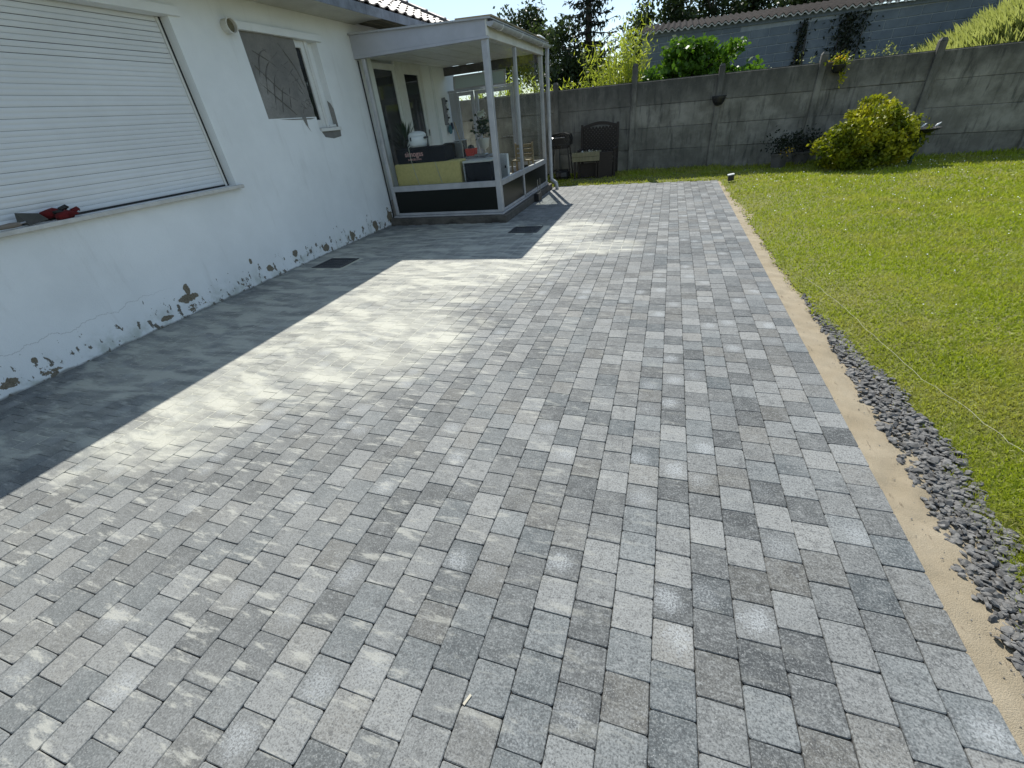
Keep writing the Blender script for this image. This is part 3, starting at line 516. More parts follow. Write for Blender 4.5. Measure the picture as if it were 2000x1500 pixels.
# roof tiles: rolled profile, overlapping
TW, TE = .30, .33; tv = []; tf = []; NS = 10; ang = math.atan(PIT)
for l, zo in ((0., .045), (TE + .05, .018)):
    for k in range(NS + 1): a = k / NS; tv.append((-l, a * TW, zo + .032 * max(0, math.sin(a * 2 * PI)) ** 1 - .008 * max(0, -math.sin(a * 2 * PI))))
for k in range(NS + 1): a = k / NS; tv.append((0, a * TW, .02 + .032 * max(0, math.sin(a * 2 * PI)) - .008 * max(0, -math.sin(a * 2 * PI))))
for k in range(NS): tf.append((k, k + 1, NS + 2 + k, NS + 1 + k)); tf.append((2 * NS + 2 + k, 2 * NS + 3 + k, k + 1, k))
tme = bpy.data.meshes.new('roof_tile'); tme.from_pydata(tv, [], tf); tme.materials.append(tilem)
rest = MB(); cnt = 0; ca, sa = math.cos(ang), math.sin(ang)
for r in range(13):
    s = r * TE
    for k in range(int((YC - s * ca + 3.9) / TW)):
        y = YC - s * ca - (k + 1) * TW
        p0 = (EX - .06 - s * ca, y, EZ + .03 + s * sa)
        if y > 6.0 and r < 10 and cnt < 290:
            cnt += 1; place('roof_tile', tme, roof, p0, (random.uniform(-.01, .01), ang + random.uniform(-.012, .012), 0))
        else: rest.add([(p0[0] + v[0] * ca + v[2] * sa, p0[1] + v[1], p0[2] - v[0] * sa + v[2] * ca) for v in tv], tf)
rest.o('roof_tile_field', tilem, roof, kind='stuff')
for k in range(14):
    a = Vector((EX - k * .3, YC - k * .3, EZ + .03 + PIT * k * .3)); b = a + Vector((-.33, -.33, PIT * .33)); MB().tube([a, a.lerp(b, .12), b], [.115, .095, .085], 10).o('ridge_tile', tilem, roof, smooth=True)

# ================================================================== SUNROOM
SY0, SY1, SX1 = 7.86, 11.4, -2.85; FL = .45
sun_ = thing('sunroom', 'glazed lean-to sunroom with grey aluminium frame and dark lower panels', 'sunroom', (-4.0, SY0, 0))
MB().box(WX + .005, SX1 + .10, SY0 - .11, SY1 + .1, -.05, .125, .012).o('plinth', plinthm, sun_)
MB().box(WX + .01, SX1 - .07, SY0 + .07, SY1 - .07, .126, FL).o('floor', mottled('floor_tile', (.34, .31, .27), (.28, .25, .22), 4, .5, .1), sun_)
def post(x, y, w=.085, z0=.165, z1=2.715, d=None): MB().box(x - w / 2, x + w / 2, y - (d or w) / 2, y + (d or w) / 2, z0, z1, .006).o('post', alu, sun_)
PL = WX + .14
post(PL, SY0 + .03, .07); post(SX1 - .03, SY0 + .04, .1); post(SX1 - .02, 9.4, .06, .205); post(SX1 - .03, SY1 - .04, .08)
post(-3.52, SY1 - .03, .06)
def rail(x0, x1, y0, y1, z0, z1): MB().box(x0, x1, y0, y1, z0, z1, .005).o('rail', alu, sun_)
rail(PL + .036, SX1 - .081, SY0, SY0 + .06, .16, .205); rail(PL + .036, SX1 - .081, SY0 - .005, SY0 + .065, .60, .70)
rail(SX1 - .05, SX1 + .005, SY0 + .091, 9.369, .16, .205); rail(SX1 - .055, SX1 + .01, SY0 + .091, 9.369, .60, .70); rail(SX1 - .05, SX1 + .005, 9.431, SY1 - .081, .16, .205); rail(SX1 - .055, SX1 + .01, 9.431, SY1 - .081, .60, .70)
MB().box(WX + .06, SX1 + .035, SY0 - .045, SY0 + .075, .126, .158, .006).o('base_sill', alu, sun_); MB().box(SX1 - .07, SX1 + .035, SY0 + .077, SY1, .126, .158, .006).o('base_sill', alu, sun_)
def panel(n_, x0, x1, y0, y1, z0, z1, m): MB().box(x0, x1, y0, y1, z0, z1).o(n_, m, sun_)
panel('lower_panel', PL + .037, SX1 - .082, SY0 + .02, SY0 + .04, .206, .599, darkpanel); panel('lower_panel', SX1 - .035, SX1 - .015, SY0 + .092, 9.368, .206, .599, darkpanel); panel('lower_panel', SX1 - .035, SX1 - .015, 9.432, SY1 - .082, .206, .599, darkpanel)
panel('pane', PL + .037, SX1 - .082, SY0 + .027, SY0 + .033, .701, 2.712, clear); panel('pane', SX1 - .028, SX1 - .022, SY0 + .092, 9.368, .701, 2.712, clear); panel('pane', SX1 - .028, SX1 - .022, 9.432, SY1 - .082, .701, 2.712, clear)
# wall-side upright and crooked sealing strip
MB().tube([(WX + .02, SY0 + .02, z) for z in np.linspace(.13, 2.7, 9)], .012, 6).o('seal_strip', black, sun_)
# roof: fascia, slab, ceiling boards, gutter
def zr(x): return 3.035 + (x - WX) * (2.925 - 3.035) / (SX1 - WX)
fb = MB(); fb.prism([(WX + .005, SY0 - .05, 2.76), (SX1 + .06, SY0 - .05, 2.73), (SX1 + .06, SY0 - .05, zr(SX1 + .06)), (WX + .005, SY0 - .05, zr(WX))], (0, .03, 0)); fb.o('fascia', trim, sun_)
MB().prism([(WX + .005, SY0 - .055, 2.715), (SX1 + .05, SY0 - .055, 2.695), (SX1 + .05, SY0 - .055, 2.728), (WX + .005, SY0 - .055, 2.758)], (0, .09, 0)).o('fascia_trim', trim, sun_)
MB().box(SX1 + .035, SX1 + .062, SY0 - .06, SY0 - .0, 2.728, 2.93).o('corner_trim', cream, sun_)
MB().box(SX1 - .06, SX1 + .03, SY0 + .0, SY1, 2.716, 2.86).o('side_beam', cream, sun_)
rs = MB(); rs.prism([(WX + .004, SY0 - .09, zr(WX)), (SX1 + .13, SY0 - .09, zr(SX1 + .13)), (SX1 + .13, SY0 - .09, zr(SX1 + .13) + .022), (WX + .004, SY0 - .09, zr(WX) + .022)], (0, SY1 - SY0 + .2, 0)); rs.o('roof_slab', zinc, sun_)
for k in range(6):
    y0 = SY0 - .06 + k * .61; MB().prism([(-3.3, y0, zr(-3.3) + .024), (SX1 + .15, y0, zr(SX1 + .15) + .024), (SX1 + .15, y0, zr(SX1 + .15) + .044), (-3.3, y0, zr(-3.3) + .044)], (0, .58, 0)).o('roof_sheet', oldwood if k % 2 else palewood, sun_)
for k in range(12): x0 = WX + .02 + k * .19; MB().box(x0, x0 + .183, SY0 + .08, SY1 - .02, 2.765 + .004 * (k % 2), 2.79).o('ceiling_board', pvc, sun_)
gp = []; gr_ = .062; gcx, gcz = SX1 + .115, 2.885
gt = MB(); ys = [SY0 - .06, SY1 + .12]
arc = [(gcx + gr_ * math.cos(a), gcz + gr_ * math.sin(a)) for a in np.linspace(PI, 2 * PI, 13)] + [(gcx + (gr_ - .005) * math.cos(a), gcz + (gr_ - .005) * math.sin(a)) for a in np.linspace(2 * PI, PI, 13)]
gt.prism([(a, ys[0], b) for a, b in arc], (0, ys[1] - ys[0], 0)); gutter = gt.o('gutter', zinc, sun_, smooth=False)
for yy_ in ys: MB().prism([(a, yy_ - .004, b) for a, b in arc[:13]], (0, .008, 0)).o('end_cap', zinc, gutter)
for yy_ in (8.25, 9.35, 10.9): MB().tube([(gcx + (gr_ + .006) * math.cos(a), yy_, gcz + (gr_ + .006) * math.sin(a)) for a in np.linspace(PI, 2 * PI, 10)], .007, 6).o('gutter_bracket', pvc, gutter)
dxp, dyp = gcx, SY1 + .02
dp = MB(); dp.tube([(dxp, dyp, 2.83), (dxp, dyp, 2.72), (dxp - .01, dyp, 2.6), (dxp - .01, dyp, .30), (dxp, dyp - .01, .22), (dxp + .07, dyp - .03, .17), (dxp + .11, dyp - .05, .15), (dxp + .13, dyp - .05, .10), (dxp + .135, dyp - .055, -.02)], .042, 14); down = dp.o('downspout', zinc, sun_, smooth=True)
for z in (2.58, 1.6, .55): MB().tube([(dxp - .01, dyp, z - .02), (dxp - .01, dyp, z + .02)], .049, 14).o('pipe_collar', zinc, down, smooth=False)
rv = MB(); rv.tube([(-3.35, SY1 - .02, 2.97), (-3.15, SY1 - .02, 3.03), (-3.0, SY1 - .02, 3.045), (-2.88, SY1 - .02, 3.03), (-2.8, SY1 - .02, 2.98), (-2.775, SY1 - .02, 2.9)], .045, 12); rv.o('roof_vent', pvc, sun_, smooth=True)
# rear wall with glazed double door and tilted fanlight
MB().box(WX + .002, SX1 - .075, SY1 - .07, SY1 - .01, 2.60, 2.76).o('rear_beam', mottled('brown_beam', (.07, .06, .05), (.1, .09, .08), 6), sun_)
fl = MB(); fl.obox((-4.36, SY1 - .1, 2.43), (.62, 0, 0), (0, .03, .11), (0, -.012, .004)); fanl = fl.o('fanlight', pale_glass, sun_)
ff = MB()
for a, b in (((-5.0, SY1 - .13, 2.31), (-3.72, SY1 - .13, 2.31)), ((-5.0, SY1 - .07, 2.56), (-3.72, SY1 - .07, 2.56)), ((-5.0, SY1 - .13, 2.31), (-5.0, SY1 - .07, 2.56)), ((-3.72, SY1 - .13, 2.31), (-3.72, SY1 - .07, 2.56))): ff.bar(a, b, .035, .03)
ff.o('fanlight_frame', trim, fanl)
def rdoor(x0, x1, z0, z1):
    w = .075; f = MB(); y0, y1 = SY1 - .075, SY1 - .02; f.box(x0, x0 + w, y0, y1, z0, z1, .004); f.box(x1 - w, x1, y0, y1, z0, z1, .004); f.box(x0 + w, x1 - w, y0, y1, z1 - w, z1, .004); f.box(x0 + w, x1 - w, y0, y1, z0, z0 + .12, .004)
    d = f.o('door', trim, sun_); MB().box(x0 + w, x1 - w, SY1 - .05, SY1 - .044, z0 + .12, z1 - w).o('pane', clear, d); return d
rdoor(-5.03, -4.56, FL + .01, 2.25); d2 = rdoor(-4.53, -3.56, FL + .01, 2.25)
MB().bar((-3.62, SY1 - .12, 1.25), (-3.88, SY1 - .12, 1.25), .02, .014).o('handle', steel, d2)
MB().box(-5.22, -3.56, SY1 - .07, SY1 - .02, 2.255, 2.30).o('transom_rail', trim, sun_); MB().box(-5.2, -5.04, SY1 - .07, SY1 - .02, FL, 2.25).o('rear_jamb', trim, sun_)
MB().box(-3.485, SX1 - .08, SY1 - .07, SY1 - .02, .60, .68).o('rail', alu, sun_); panel('lower_panel', -3.485, SX1 - .08, SY1 - .05, SY1 - .035, .206, .599, darkpanel); panel('pane', -3.485, SX1 - .08, SY1 - .045, SY1 - .04, .681, 2.6, clear)

# ---- things inside the sunroom
yb_ = MB().box(-5.08, -3.68, 8.06, 8.42, FL + .001, 1.06, .02).o('storage_block', yellow, loc=(-4.4, 8.2, FL), label='pale yellow block tied with cord behind the sunroom front glass', category='block')
for xk in (-4.62, -4.12):
    MB().tube([(xk - .06, 8.052, 1.33 if xk < -4.5 else 1.07), (xk - .05, 8.046, 1.12 if xk < -4.5 else 1.05), (xk - .02, 8.052, .9), (xk + .05, 8.052, .6), (xk + .06, 8.052, FL + .02)], .006, 6).o('cord', stringm, None, smooth=True, loc=(xk, 8.05, FL), label='pale cord looped over the black box and yellow block' if xk < -4.5 else 'dark end of cord tied round the right of the yellow block', category='cord')
bb = thing('appliance_box', 'black cardboard box with pink lettering lying on the yellow block', 'box', (-4.45, 8.25, 1.062))
MB().box(-4.98, -3.95, 8.07, 8.45, 1.062, 1.315, .006).o('carton', boxblack, bb)
def text(body, size, loc, m, parent, name, sp=1.0):
    cu = bpy.data.curves.new(name, 'FONT'); cu.body = body; cu.size = size; cu.extrude = .0008; cu.offset = .0008; cu.align_x = 'CENTER'; cu.align_y = 'CENTER'; cu.space_character = sp
    to = bpy.data.objects.new('tmp', cu); C.objects.link(to); bpy.context.view_layer.update(); dg = bpy.context.evaluated_depsgraph_get(); me = bpy.data.meshes.new_from_object(to.evaluated_get(dg)); bpy.data.objects.remove(to)
    me.materials.clear(); me.materials.append(m); ob = bpy.data.objects.new(name, me); C.objects.link(ob); ob.parent = parent; ob.location = Vector(loc) - Vector(ORG[parent.name]); ob.rotation_euler = (R(90), 0, 0); return ob
text('simogas', .125, (-4.6, 8.0675, 1.215), pinktxt, bb, 'lettering'); text('BARCELONA', .04, (-4.6, 8.0675, 1.125), pinktxt, bb, 'lettering', 1.35)
ck = thing('cooking_pot', 'round white electric cooker with dark handles on the black box', 'cooker', (-4.57, 8.27, 1.317))
MB().lathe((-4.57, 8.27, 1.317), [(.12, 0), (.15, .01), (.17, .06), (.175, .14), (.17, .185)], 28).o('body', whitepl, ck, smooth=True); MB().lathe((-4.57, 8.27, 1.503), [(.172, 0), (.17, .02), (.14, .055), (.07, .075), (.02, .08)], 28).o('lid', whitepl, ck, smooth=True)
for sx in (-1, 1): MB().box(-4.57 + sx * .19 - .03, -4.57 + sx * .19 + .03, 8.20, 8.3, 1.45, 1.485, .008).o('handle', black, ck)
MB().lathe((-4.62, 8.115, 1.46), [(.03, -.03), (.035, 0), (.03, .03)], 12, 1, .4).o('badge', black, ck); MB().box(-4.6, -4.54, 8.25, 8.29, 1.582, 1.61, .008).o('knob', black, ck)
def plant(name, label, cat, base, pot, potm, prof, leaves, lm, group=None):
    t = thing(name, label, cat, base, group); MB().lathe(base, prof, 18).o('pot', potm, t, smooth=True)
    me = npmesh('foliage', np.asarray(leaves) - np.asarray(base), 4, lm); link('foliage', me, t); return t
def blades(base, n, L, spread, w, z0=0.):
    V = []
    for i in range(n):
        a = rng.uniform(0, 2 * PI); tl = rng.uniform(.1, spread); l = L * rng.uniform(.6, 1); d = np.array([math.cos(a) * math.sin(tl), math.sin(a) * math.sin(tl), math.cos(tl)]); s = np.array([-math.sin(a), math.cos(a), 0]) * w
        b = np.array(base) + (0, 0, z0); m_ = b + d * l * .55; tip = b + d * l + np.array([0, 0, -.12 * l * tl]); V += [b - s * .4, m_ - s, tip, m_ + s]
    return V
plant('potted_plant', 'spiky dark potted plant in glass pot left of the white cooker', 'plant', (-4.84, 8.3, 1.317), 0, clear, [(.05, 0), (.06, .12), (.062, .13)], blades((-4.84, 8.3, 1.317), 26, .48, .75, .016, .1), leaf_pot)
plant('potted_plant', 'drooping dark houseplant against the french door glass', 'plant', (-5.02, 8.5, 1.08), 0, grey, [(.06, 0), (.08, .15), (.085, .16)], blades((-5.02, 8.5, 1.1), 30, .5, 1.5, .02, .14), leaf_ivy)
cb = thing('cabinet', 'low cabinet with black front and white top behind the corner post', 'cabinet', (-3.34, 8.3, FL))
MB().box(-3.6, -3.08, 8.08, 8.55, FL + .001, .995, .008).o('body', boxblack, cb); MB().box(-3.62, -3.06, 8.06, 8.57, .996, 1.03, .005).o('top', sillm, cb); MB().box(-3.61, -3.585, 8.055, 8.079, FL + .01, .995).o('edge_strip', steel, cb)
wd = thing('fridge_door', 'pale white door panel standing behind the corner post', 'panel', (-3.04, 8.75, FL)); MB().obox((-3.03, 8.72, .76), (.012, .02, 0), (.1, -.05, 0), (0, 0, .3)).o('panel', whitepl, wd); MB().box(-2.995, -2.975, 8.64, 8.665, .82, .86).o('handle', black, wd)
MB().box(-4.2, -3.98, 8.5, 8.75, 1.062, 1.33, .03).o('black_bag', black, loc=(-4.1, 8.6, 1.06), label='black soft bag behind the right end of the carton', category='bag')
# small stand carrying the grey box and basket
sd = thing('side_table', 'small grey table carrying boxes inside the sunroom', 'table', (-3.7, 8.8, FL)); MB().box(-4.25, -3.3, 8.48, 9.05, 1.03, 1.06, .004).o('table_top', grey, sd)
for a, b in ((-4.2, 8.53), (-3.35, 8.62), (-4.2, 9.0), (-3.35, 9.0)): MB().box(a - .02, a + .02, b - .02, b + .02, FL + .001, 1.03).o('leg', grey, sd)
gb = thing('metal_box', 'grey steel box with stick leaning on it inside the sunroom', 'box', (-3.86, 8.65, 1.062)); MB().box(-3.94, -3.78, 8.53, 8.77, 1.062, 1.345, .006).o('body', steel, gb); MB().box(-3.95, -3.77, 8.52, 8.78, 1.346, 1.36, .003).o('lid', zinc, gb); MB().tube([(-3.9, 8.72, 1.361), (-4.0, 8.78, 1.66)], .012, 6).o('stick', palewood, gb)
rb_ = thing('red_basket', 'small red basket holding dark things beside the grey box', 'basket', (-3.66, 8.66, 1.062)); MB().prism([(-3.74, 8.58, 1.075), (-3.58, 8.58, 1.075), (-3.56, 8.58, 1.2), (-3.76, 8.58, 1.2)], (0, .16, 0)).o('basket', red, rb_); MB().box(-3.755, -3.565, 8.575, 8.745, 1.062, 1.074).o('base', steel, rb_); MB().lathe((-3.66, 8.66, 1.2), [(.07, 0), (.06, .04), (.02, .06)], 10, 1, .8).o('contents', black, rb_)
MB().box(-3.55, -3.32, 8.5, 8.7, 1.062, 1.1, .01).o('steel_tray', steel, loc=(-3.43, 8.6, 1.06), label='shallow steel tray beside the red basket', category='tray')
# flower stand near the rear door
fs = thing('flower_stand', 'tall flowering plant with white bloom before the rear sunroom door', 'plant', (-4.02, 10.3, FL))
MB().lathe((-4.02, 10.3, FL + .001), [(.14, 0), (.13, .03), (.03, .06), (.03, .62), (.1, .66), (.13, .82), (.135, .84)], 16).o('pedestal_pot', cream, fs, smooth=True)
P = np.array([(-4.02, 10.3, 1.5)]) + rng.normal(size=(160, 3)) * (.1, .1, .1); link('foliage', npmesh('foliage', rquads(P, .09) - np.array((-4.02, 10.3, FL)), 4, leaf_pot), fs)
P = np.array([(-4.0, 10.28, 1.76)]) + rng.normal(size=(26, 3)) * (.04, .04, .035); link('flower', npmesh('flower', rquads(P, .08, .9) - np.array((-4.02, 10.3, FL)), 4, petal_w), fs, tags={'kind': 'stuff'})
# pallet-wood chair by the rear glass
pc = thing('pallet_chair', 'pale slatted pallet-wood chair inside the sunroom by the rear glass', 'chair', (-3.15, 10.45, FL))
for k in range(4): MB().box(-3.36, -2.97, 10.60, 10.625, .74 + k * .095, .805 + k * .095, .004).o('back_slat', palewood, pc)
for xk in (-3.38, -2.985): MB().box(xk, xk + .04, 10.56, 10.6, FL + .001, 1.12, .003).o('leg', palewood, pc); MB().box(xk, xk + .04, 10.2, 10.24, FL + .001, .78, .003).o('leg', palewood, pc)
for k in range(4): MB().box(-3.38, -2.945, 10.2 + k * .09, 10.27 + k * .09, .781, .80, .003).o('seat_slat', palewood, pc)
# wall hanging
wh = thing('wall_rack', 'dark wavy wall rack with small coloured things on the sunroom inner wall', 'rack', (WX, 11.2, 1.4))
MB().prism([(WX + .003, 10.98, 1.62), (WX + .003, 11.16, 1.62), (WX + .003, 11.18, 2.12), (WX + .003, 11.12, 2.18), (WX + .003, 10.99, 2.16)], (.03, 0, 0)).o('board', grey, wh)
for k in range(6): MB().lathe((WX + .05, 11.13 + .02 * (k % 2), 1.68 + k * .085), [(.02, -.02), (.035, 0), (.02, .02)], 10).o('peg', black if k % 2 else whitepl, wh)
MB().lathe((WX + .07, 11.1, 1.42), [(.03, 0), (.07, .05), (.06, .14), (.02, .2)], 12, .7, 1).o('cloth_bag', plain('teal_cloth', (.05, .16, .2), .9), wh); MB().lathe((WX + .07, 11.22, 1.5), [(.02, 0), (.05, .05), (.03, .16)], 12, .7, 1).o('cap', plain('navy_cloth', (.015, .02, .05), .9), wh)
# boot scraper on the plinth side
bs = thing('boot_scraper', 'black metal boot scraper fixed against the sunroom plinth', 'boot scraper', (SX1 + .16, 9.9, 0))
MB().box(SX1 + .105, SX1 + .21, 9.72, 9.98, .0, .16, .008).o('box', black, bs)
for yy_ in (9.75, 9.95): MB().tube([(SX1 + .19, yy_, .16), (SX1 + .19, yy_, .44)], .008, 6).o('rod', steel, bs)

# ---- tools left on the long window sill
zs = O1[2] + .0005
tr = thing('trowel', 'dirty grey trowel with wooden handle lying on the window sill', 'trowel', (WX, 2.3, zs))
MB().prism([(WX - .03, 2.30, zs + .035), (WX + .05, 2.33, zs + .004), (WX + .045, 2.48, zs + .02), (WX - .03, 2.47, zs + .075), (WX - .05, 2.33, zs + .105)], (.012, 0, .004)).o('blade', plain('dull_steel', (.10, .098, .085), .6, .5), tr)
MB().tube([(WX + .05, 2.32, zs + .035), (WX + .045, 2.27, zs + .03)], .008, 8).o('tang', steel, tr); MB().tube([(WX + .045, 2.28, zs + .028), (WX + .04, 2.22, zs + .028), (WX + .035, 2.12, zs + .026)], [.017, .022, .016], 10).o('handle', plain('handle_wood', (.2, .17, .14), .7), tr)
def glove(label, c, m1, m2, turn):
    t = thing('work_glove', label, 'glove', c, 'work gloves on the sill'); c = Vector(c); ct, st_ = math.cos(turn), math.sin(turn)
    q = lambda a, b, z: (c.x + (a * ct - b * st_), c.y + (a * st_ + b * ct), c.z + z)
    MB().tube([q(0, -.10, .02), q(0, -.05, .024), q(0, 0, .03), q(0, .03, .028)], [.03, .038, .042, .03], 12).o('cuff', m1, t, smooth=True)
    for k, (dx, l, up) in enumerate(((-.03, .07, .02), (-.012, .085, .035), (.01, .08, .04), (.03, .06, .03))):
        MB().tube([q(dx * .7, .02, .03), q(dx, .05, .035 + up * .5), q(dx * 1.1, .03 + l * .8, .03 + up), q(dx * 1.1, .03 + l, .022 + up * .8)], [.014, .014, .012, .006], 8).o('finger', m2, t, smooth=True)
    MB().tube([q(.035, -.02, .03), q(.06, .01, .035), q(.06, .045, .03)], [.015, .014, .008], 8).o('thumb', m2, t, smooth=True)
glove('red and black work glove lying flat on the window sill', (WX + .015, 2.66, zs), glove_r, glove_r, .15); glove('black rubber-fingered work glove crumpled behind the red one on the sill', (WX - .04, 2.60, zs + .03), glove_r, glove_b, -.2)

# ================================================================== FENCE
fence = thing('concrete_fence', 'tall weathered concrete panel fence closing off the garden', 'fence', (1, 13.37, 0))
def fy(x): return 13.42 - .051 * x
def fz(x): return .03 - .017 * x
pxs = [-9.2, -7.15, -5.1, -3.05, -.98, 1.03, 3.07, 5.1, 7.1, 9.15, 11.2]; tops = [2.2, 2.2, 2.2, 2.3, 2.47, 2.24, 2.21, 2.19, 2.18, 2.17, 2.17]; PHt = .505
pan = MB().prism([(-.5, -.022, .007), (-.5, -.010, .001), (-.5, .022, .001), (-.5, .022, PHt), (-.5, .014, PHt), (-.5, .014, PHt + .014), (-.5, 0, PHt + .014), (-.5, 0, PHt - .001), (-.5, -.010, PHt - .002), (-.5, -.022, PHt - .009)], (1, 0, 0)); pme = None
for i, x in enumerate(pxs):
    z0 = fz(x); y = fy(x); h = tops[i]; lean = random.uniform(-.012, .012)
    p = MB(); p.box(x - .065, x + .065, y - .085, y + .055, z0 - .3, h - .05, .012)
    p.add([(x - .065, y - .085, h - .05), (x + .065, y - .085, h - .05), (x + .065, y + .055, h - .05), (x - .065, y + .055, h - .05), (x - .035, y - .05, h), (x + .035, y - .05, h), (x + .035, y + .02, h), (x - .035, y + .02, h)], [(0, 1, 5, 4), (1, 2, 6, 5), (2, 3, 7, 6), (3, 0, 4, 7), (4, 5, 6, 7)])
    p.o('post', fence_m, fence)
    if i + 1 < len(pxs):
        x1 = pxs[i + 1]; a = Vector((x + .05, fy(x + .05), 0)); b = Vector((x1 - .05, fy(x1 - .05), 0)); L = (b - a).length; c = (a + b) / 2; ang_ = math.atan2(b.y - a.y, b.x - a.x); sl_ = math.atan2(fz(x1) - fz(x), x1 - x)
        for k in range(4):
            if pme is None: t_ = pan.o('panel', fence_m, fence); pme = t_.data; pme.transform(Matrix.Translation(Vector(ORG[fence.name]))); bpy.data.objects.remove(t_)
            place('panel', pme, fence, (c.x, c.y + random.uniform(-.006, .006), fz(c.x) + .012 + k * PHt + random.uniform(-.003, .003)), (random.uniform(-.006, .006), -sl_ + random.uniform(-.003, .003), ang_), (L, 1, 1))

# wall planters on the fence
wpn = thing('wall_planter', 'black half-round planter hung empty on a fence post', 'planter', (1.04, 13.28, 1.4))
v = []; f = []; n = 12
for i, (r, z) in enumerate([(.155, 1.60), (.15, 1.55), (.125, 1.48), (.08, 1.42), (.02, 1.405)]): v += [(1.04 + r * math.cos(a), 13.275 - .9 * r * math.sin(a), z) for a in np.linspace(0, PI, n)]
for i in range(4):
    for k in range(n - 1): f.append((i * n + k, i * n + k + 1, i * n + n + k + 1, i * n + n + k))
f.append(tuple(i * n for i in range(5)) + tuple(i * n + n - 1 for i in range(4, -1, -1))); MB().add(v, f).o('bowl', black, wpn, smooth=False)
MB().box(.88, 1.2, 13.255, 13.276, 1.585, 1.61, .004).o('rim', black, wpn)
fp = thing('hanging_planter', 'dark planter with yellow-green trailing flowers hooked over the fence top', 'planter', (3.38, 13.16, 1.8))
MB().lathe((3.36, 13.13, 1.79), [(.07, 0), (.11, .04), (.13, .14), (.135, .15)], 16).o('bowl', black, fp, smooth=True)
P = np.array([(3.36, 13.12, 2.02)]) + rng.normal(size=(150, 3)) * (.11, .06, .055); Q = np.array([(3.45, 13.07, 1.72)]) + rng.normal(size=(70, 3)) * (.035, .03, .11)
link('foliage', npmesh('foliage', rquads(np.vstack([P, Q]), .06) - np.array((3.38, 13.16, 1.8)), 4, leaf_gold), fp)
P = np.array([(3.34, 13.09, 2.05)]) + rng.normal(size=(45, 3)) * (.09, .05, .05); link('flower', npmesh('flower', rquads(P, .045, .9) - np.array((3.38, 13.16, 1.8)), 4, petal_y), fp, tags={'kind': 'stuff'})

# ================================================================== GARDEN THINGS
gz = .04
bq = thing('barbecue', 'black lidded barbecue on splayed legs against the fence beside the sunroom', 'barbecue', (-2.78, 12.75, gz))
B = MB(); prof = [(-.27, .90), (-.29, .98), (-.27, 1.08), (-.15, 1.15), (0, 1.17), (.15, 1.16), (.27, 1.12), (.30, 1.0), (.28, .90), (.2, .80), (-.2, .80)]
B.prism([(-2.78 + a, 12.55, b) for a, b in prof], (0, .4, 0)); B.o('kettle', blackm, bq)
MB().box(-3.08, -2.48, 12.53, 12.97, .885, .905).o('rim', black, bq); MB().tube([(-2.95, 12.5, 1.06), (-2.62, 12.5, 1.06)], .012, 8).o('lid_handle', steel, bq)
for sx, sy in ((-1, 0), (1, 0), (-1, 1), (1, 1)): MB().tube([(-2.78 + sx * .22, 12.6 + sy * .3, .82), (-2.78 + sx * .25, 12.58 + sy * .33, .55), (-2.78 + sx * .29, 12.56 + sy * .36, gz)], .014, 6).o('leg', blackm, bq)
MB().box(-3.0, -2.55, 12.6, 12.9, .26, .28).o('shelf', blackm, bq); MB().lathe((-2.72, 12.62, gz), [(.17, 0), (.2, .1), (.19, .2), (.1, .24)], 16).o('ash_bucket', black, bq)
# bench with lattice back
bn = thing('garden_bench', 'dark wooden garden bench with arched lattice back against the fence', 'bench', (-1.82, 13.1, gz))
bx0, bx1, by = -2.30, -1.30, 13.18
for x in (bx0, bx1 - .06): MB().box(x, x + .06, by - .03, by + .03, gz, 1.28, .004).o('back_post', darkwood, bn); MB().box(x, x + .06, by - .58, by - .52, gz, .72, .004).o('leg', darkwood, bn); MB().box(x - .005, x + .065, by - .6, by - .031, .69, .73, .004).o('armrest', darkwood, bn)
arch = [(bx0 + .06 + (bx1 - bx0 - .12) * k / 12, 1.24 + .085 * math.sin(PI * k / 12)) for k in range(13)]
MB().prism([(a, by - .025, b) for a, b in arch] + [(a, by - .025, b - .075) for a, b in arch[::-1]], (0, .05, 0)).o('top_rail', darkwood, bn)
MB().box(bx0 + .061, bx1 - .061, by - .02, by + .02, .50, .56).o('lower_rail', darkwood, bn)
def lat(sg):
    w = bx1 - bx0 - .12; hgt = .64
    for k in range(-9, 14):
        s0 = k * .09; pts = []
        a0, a1 = max(0, s0), min(w, s0 + hgt)
        if a1 - a0 < .05: continue
        z0_, z1_ = (.56 + (a0 - s0), .56 + (a1 - s0)); xa, xb = (bx0 + .06 + a0, bx0 + .06 + a1) if sg > 0 else (bx1 - .06 - a0, bx1 - .06 - a1)
        MB().bar((xa, by + .006 * sg, z0_), (xb, by + .006 * sg, z1_), .009, .042).o('lattice_slat', darkwood, bn)
lat(1); lat(-1)
for k in range(5): MB().box(bx0 + .02, bx1 - .02, by - .55 + k * .1, by - .465 + k * .1, .44, .465, .003).o('seat_slat', darkwood, bn)
MB().box(bx0 + .06, bx1 - .06, by - .5, by - .47, gz + .02, .4).o('front_board', darkwood, bn)
MB().box(bx1 - .44, bx1 - .07, by - .66, by - .61, gz, .66, .004).o('side_board', darkwood, loc=(-1.55, 12.55, gz), label='dark upright board leaning on the right of the garden bench', category='board')
bc = thing('wooden_crate', 'weathered pale wooden planter crate on the front of the dark bench', 'crate', (-2.06, 12.6, .46))
for k in range(2): MB().box(-2.42, -1.70, 12.46, 12.48, .47 + k * .11, .575 + k * .11, .003).o('board', oldwood, bc)
for sx in (-2.42, -1.72): MB().box(sx, sx + .02, 12.481, 12.78, .47, .685).o('end_board', oldwood, bc)
MB().box(-2.4, -1.72, 12.481, 12.78, .62, .65).o('filling', black, bc); MB().box(-2.42, -1.70, 12.78, 12.8, .47, .685).o('board', oldwood, bc)
for sx in (-2.36, -1.78): MB().box(sx - .02, sx + .02, 12.5, 12.54, gz, .469).o('leg', darkwood, bc)
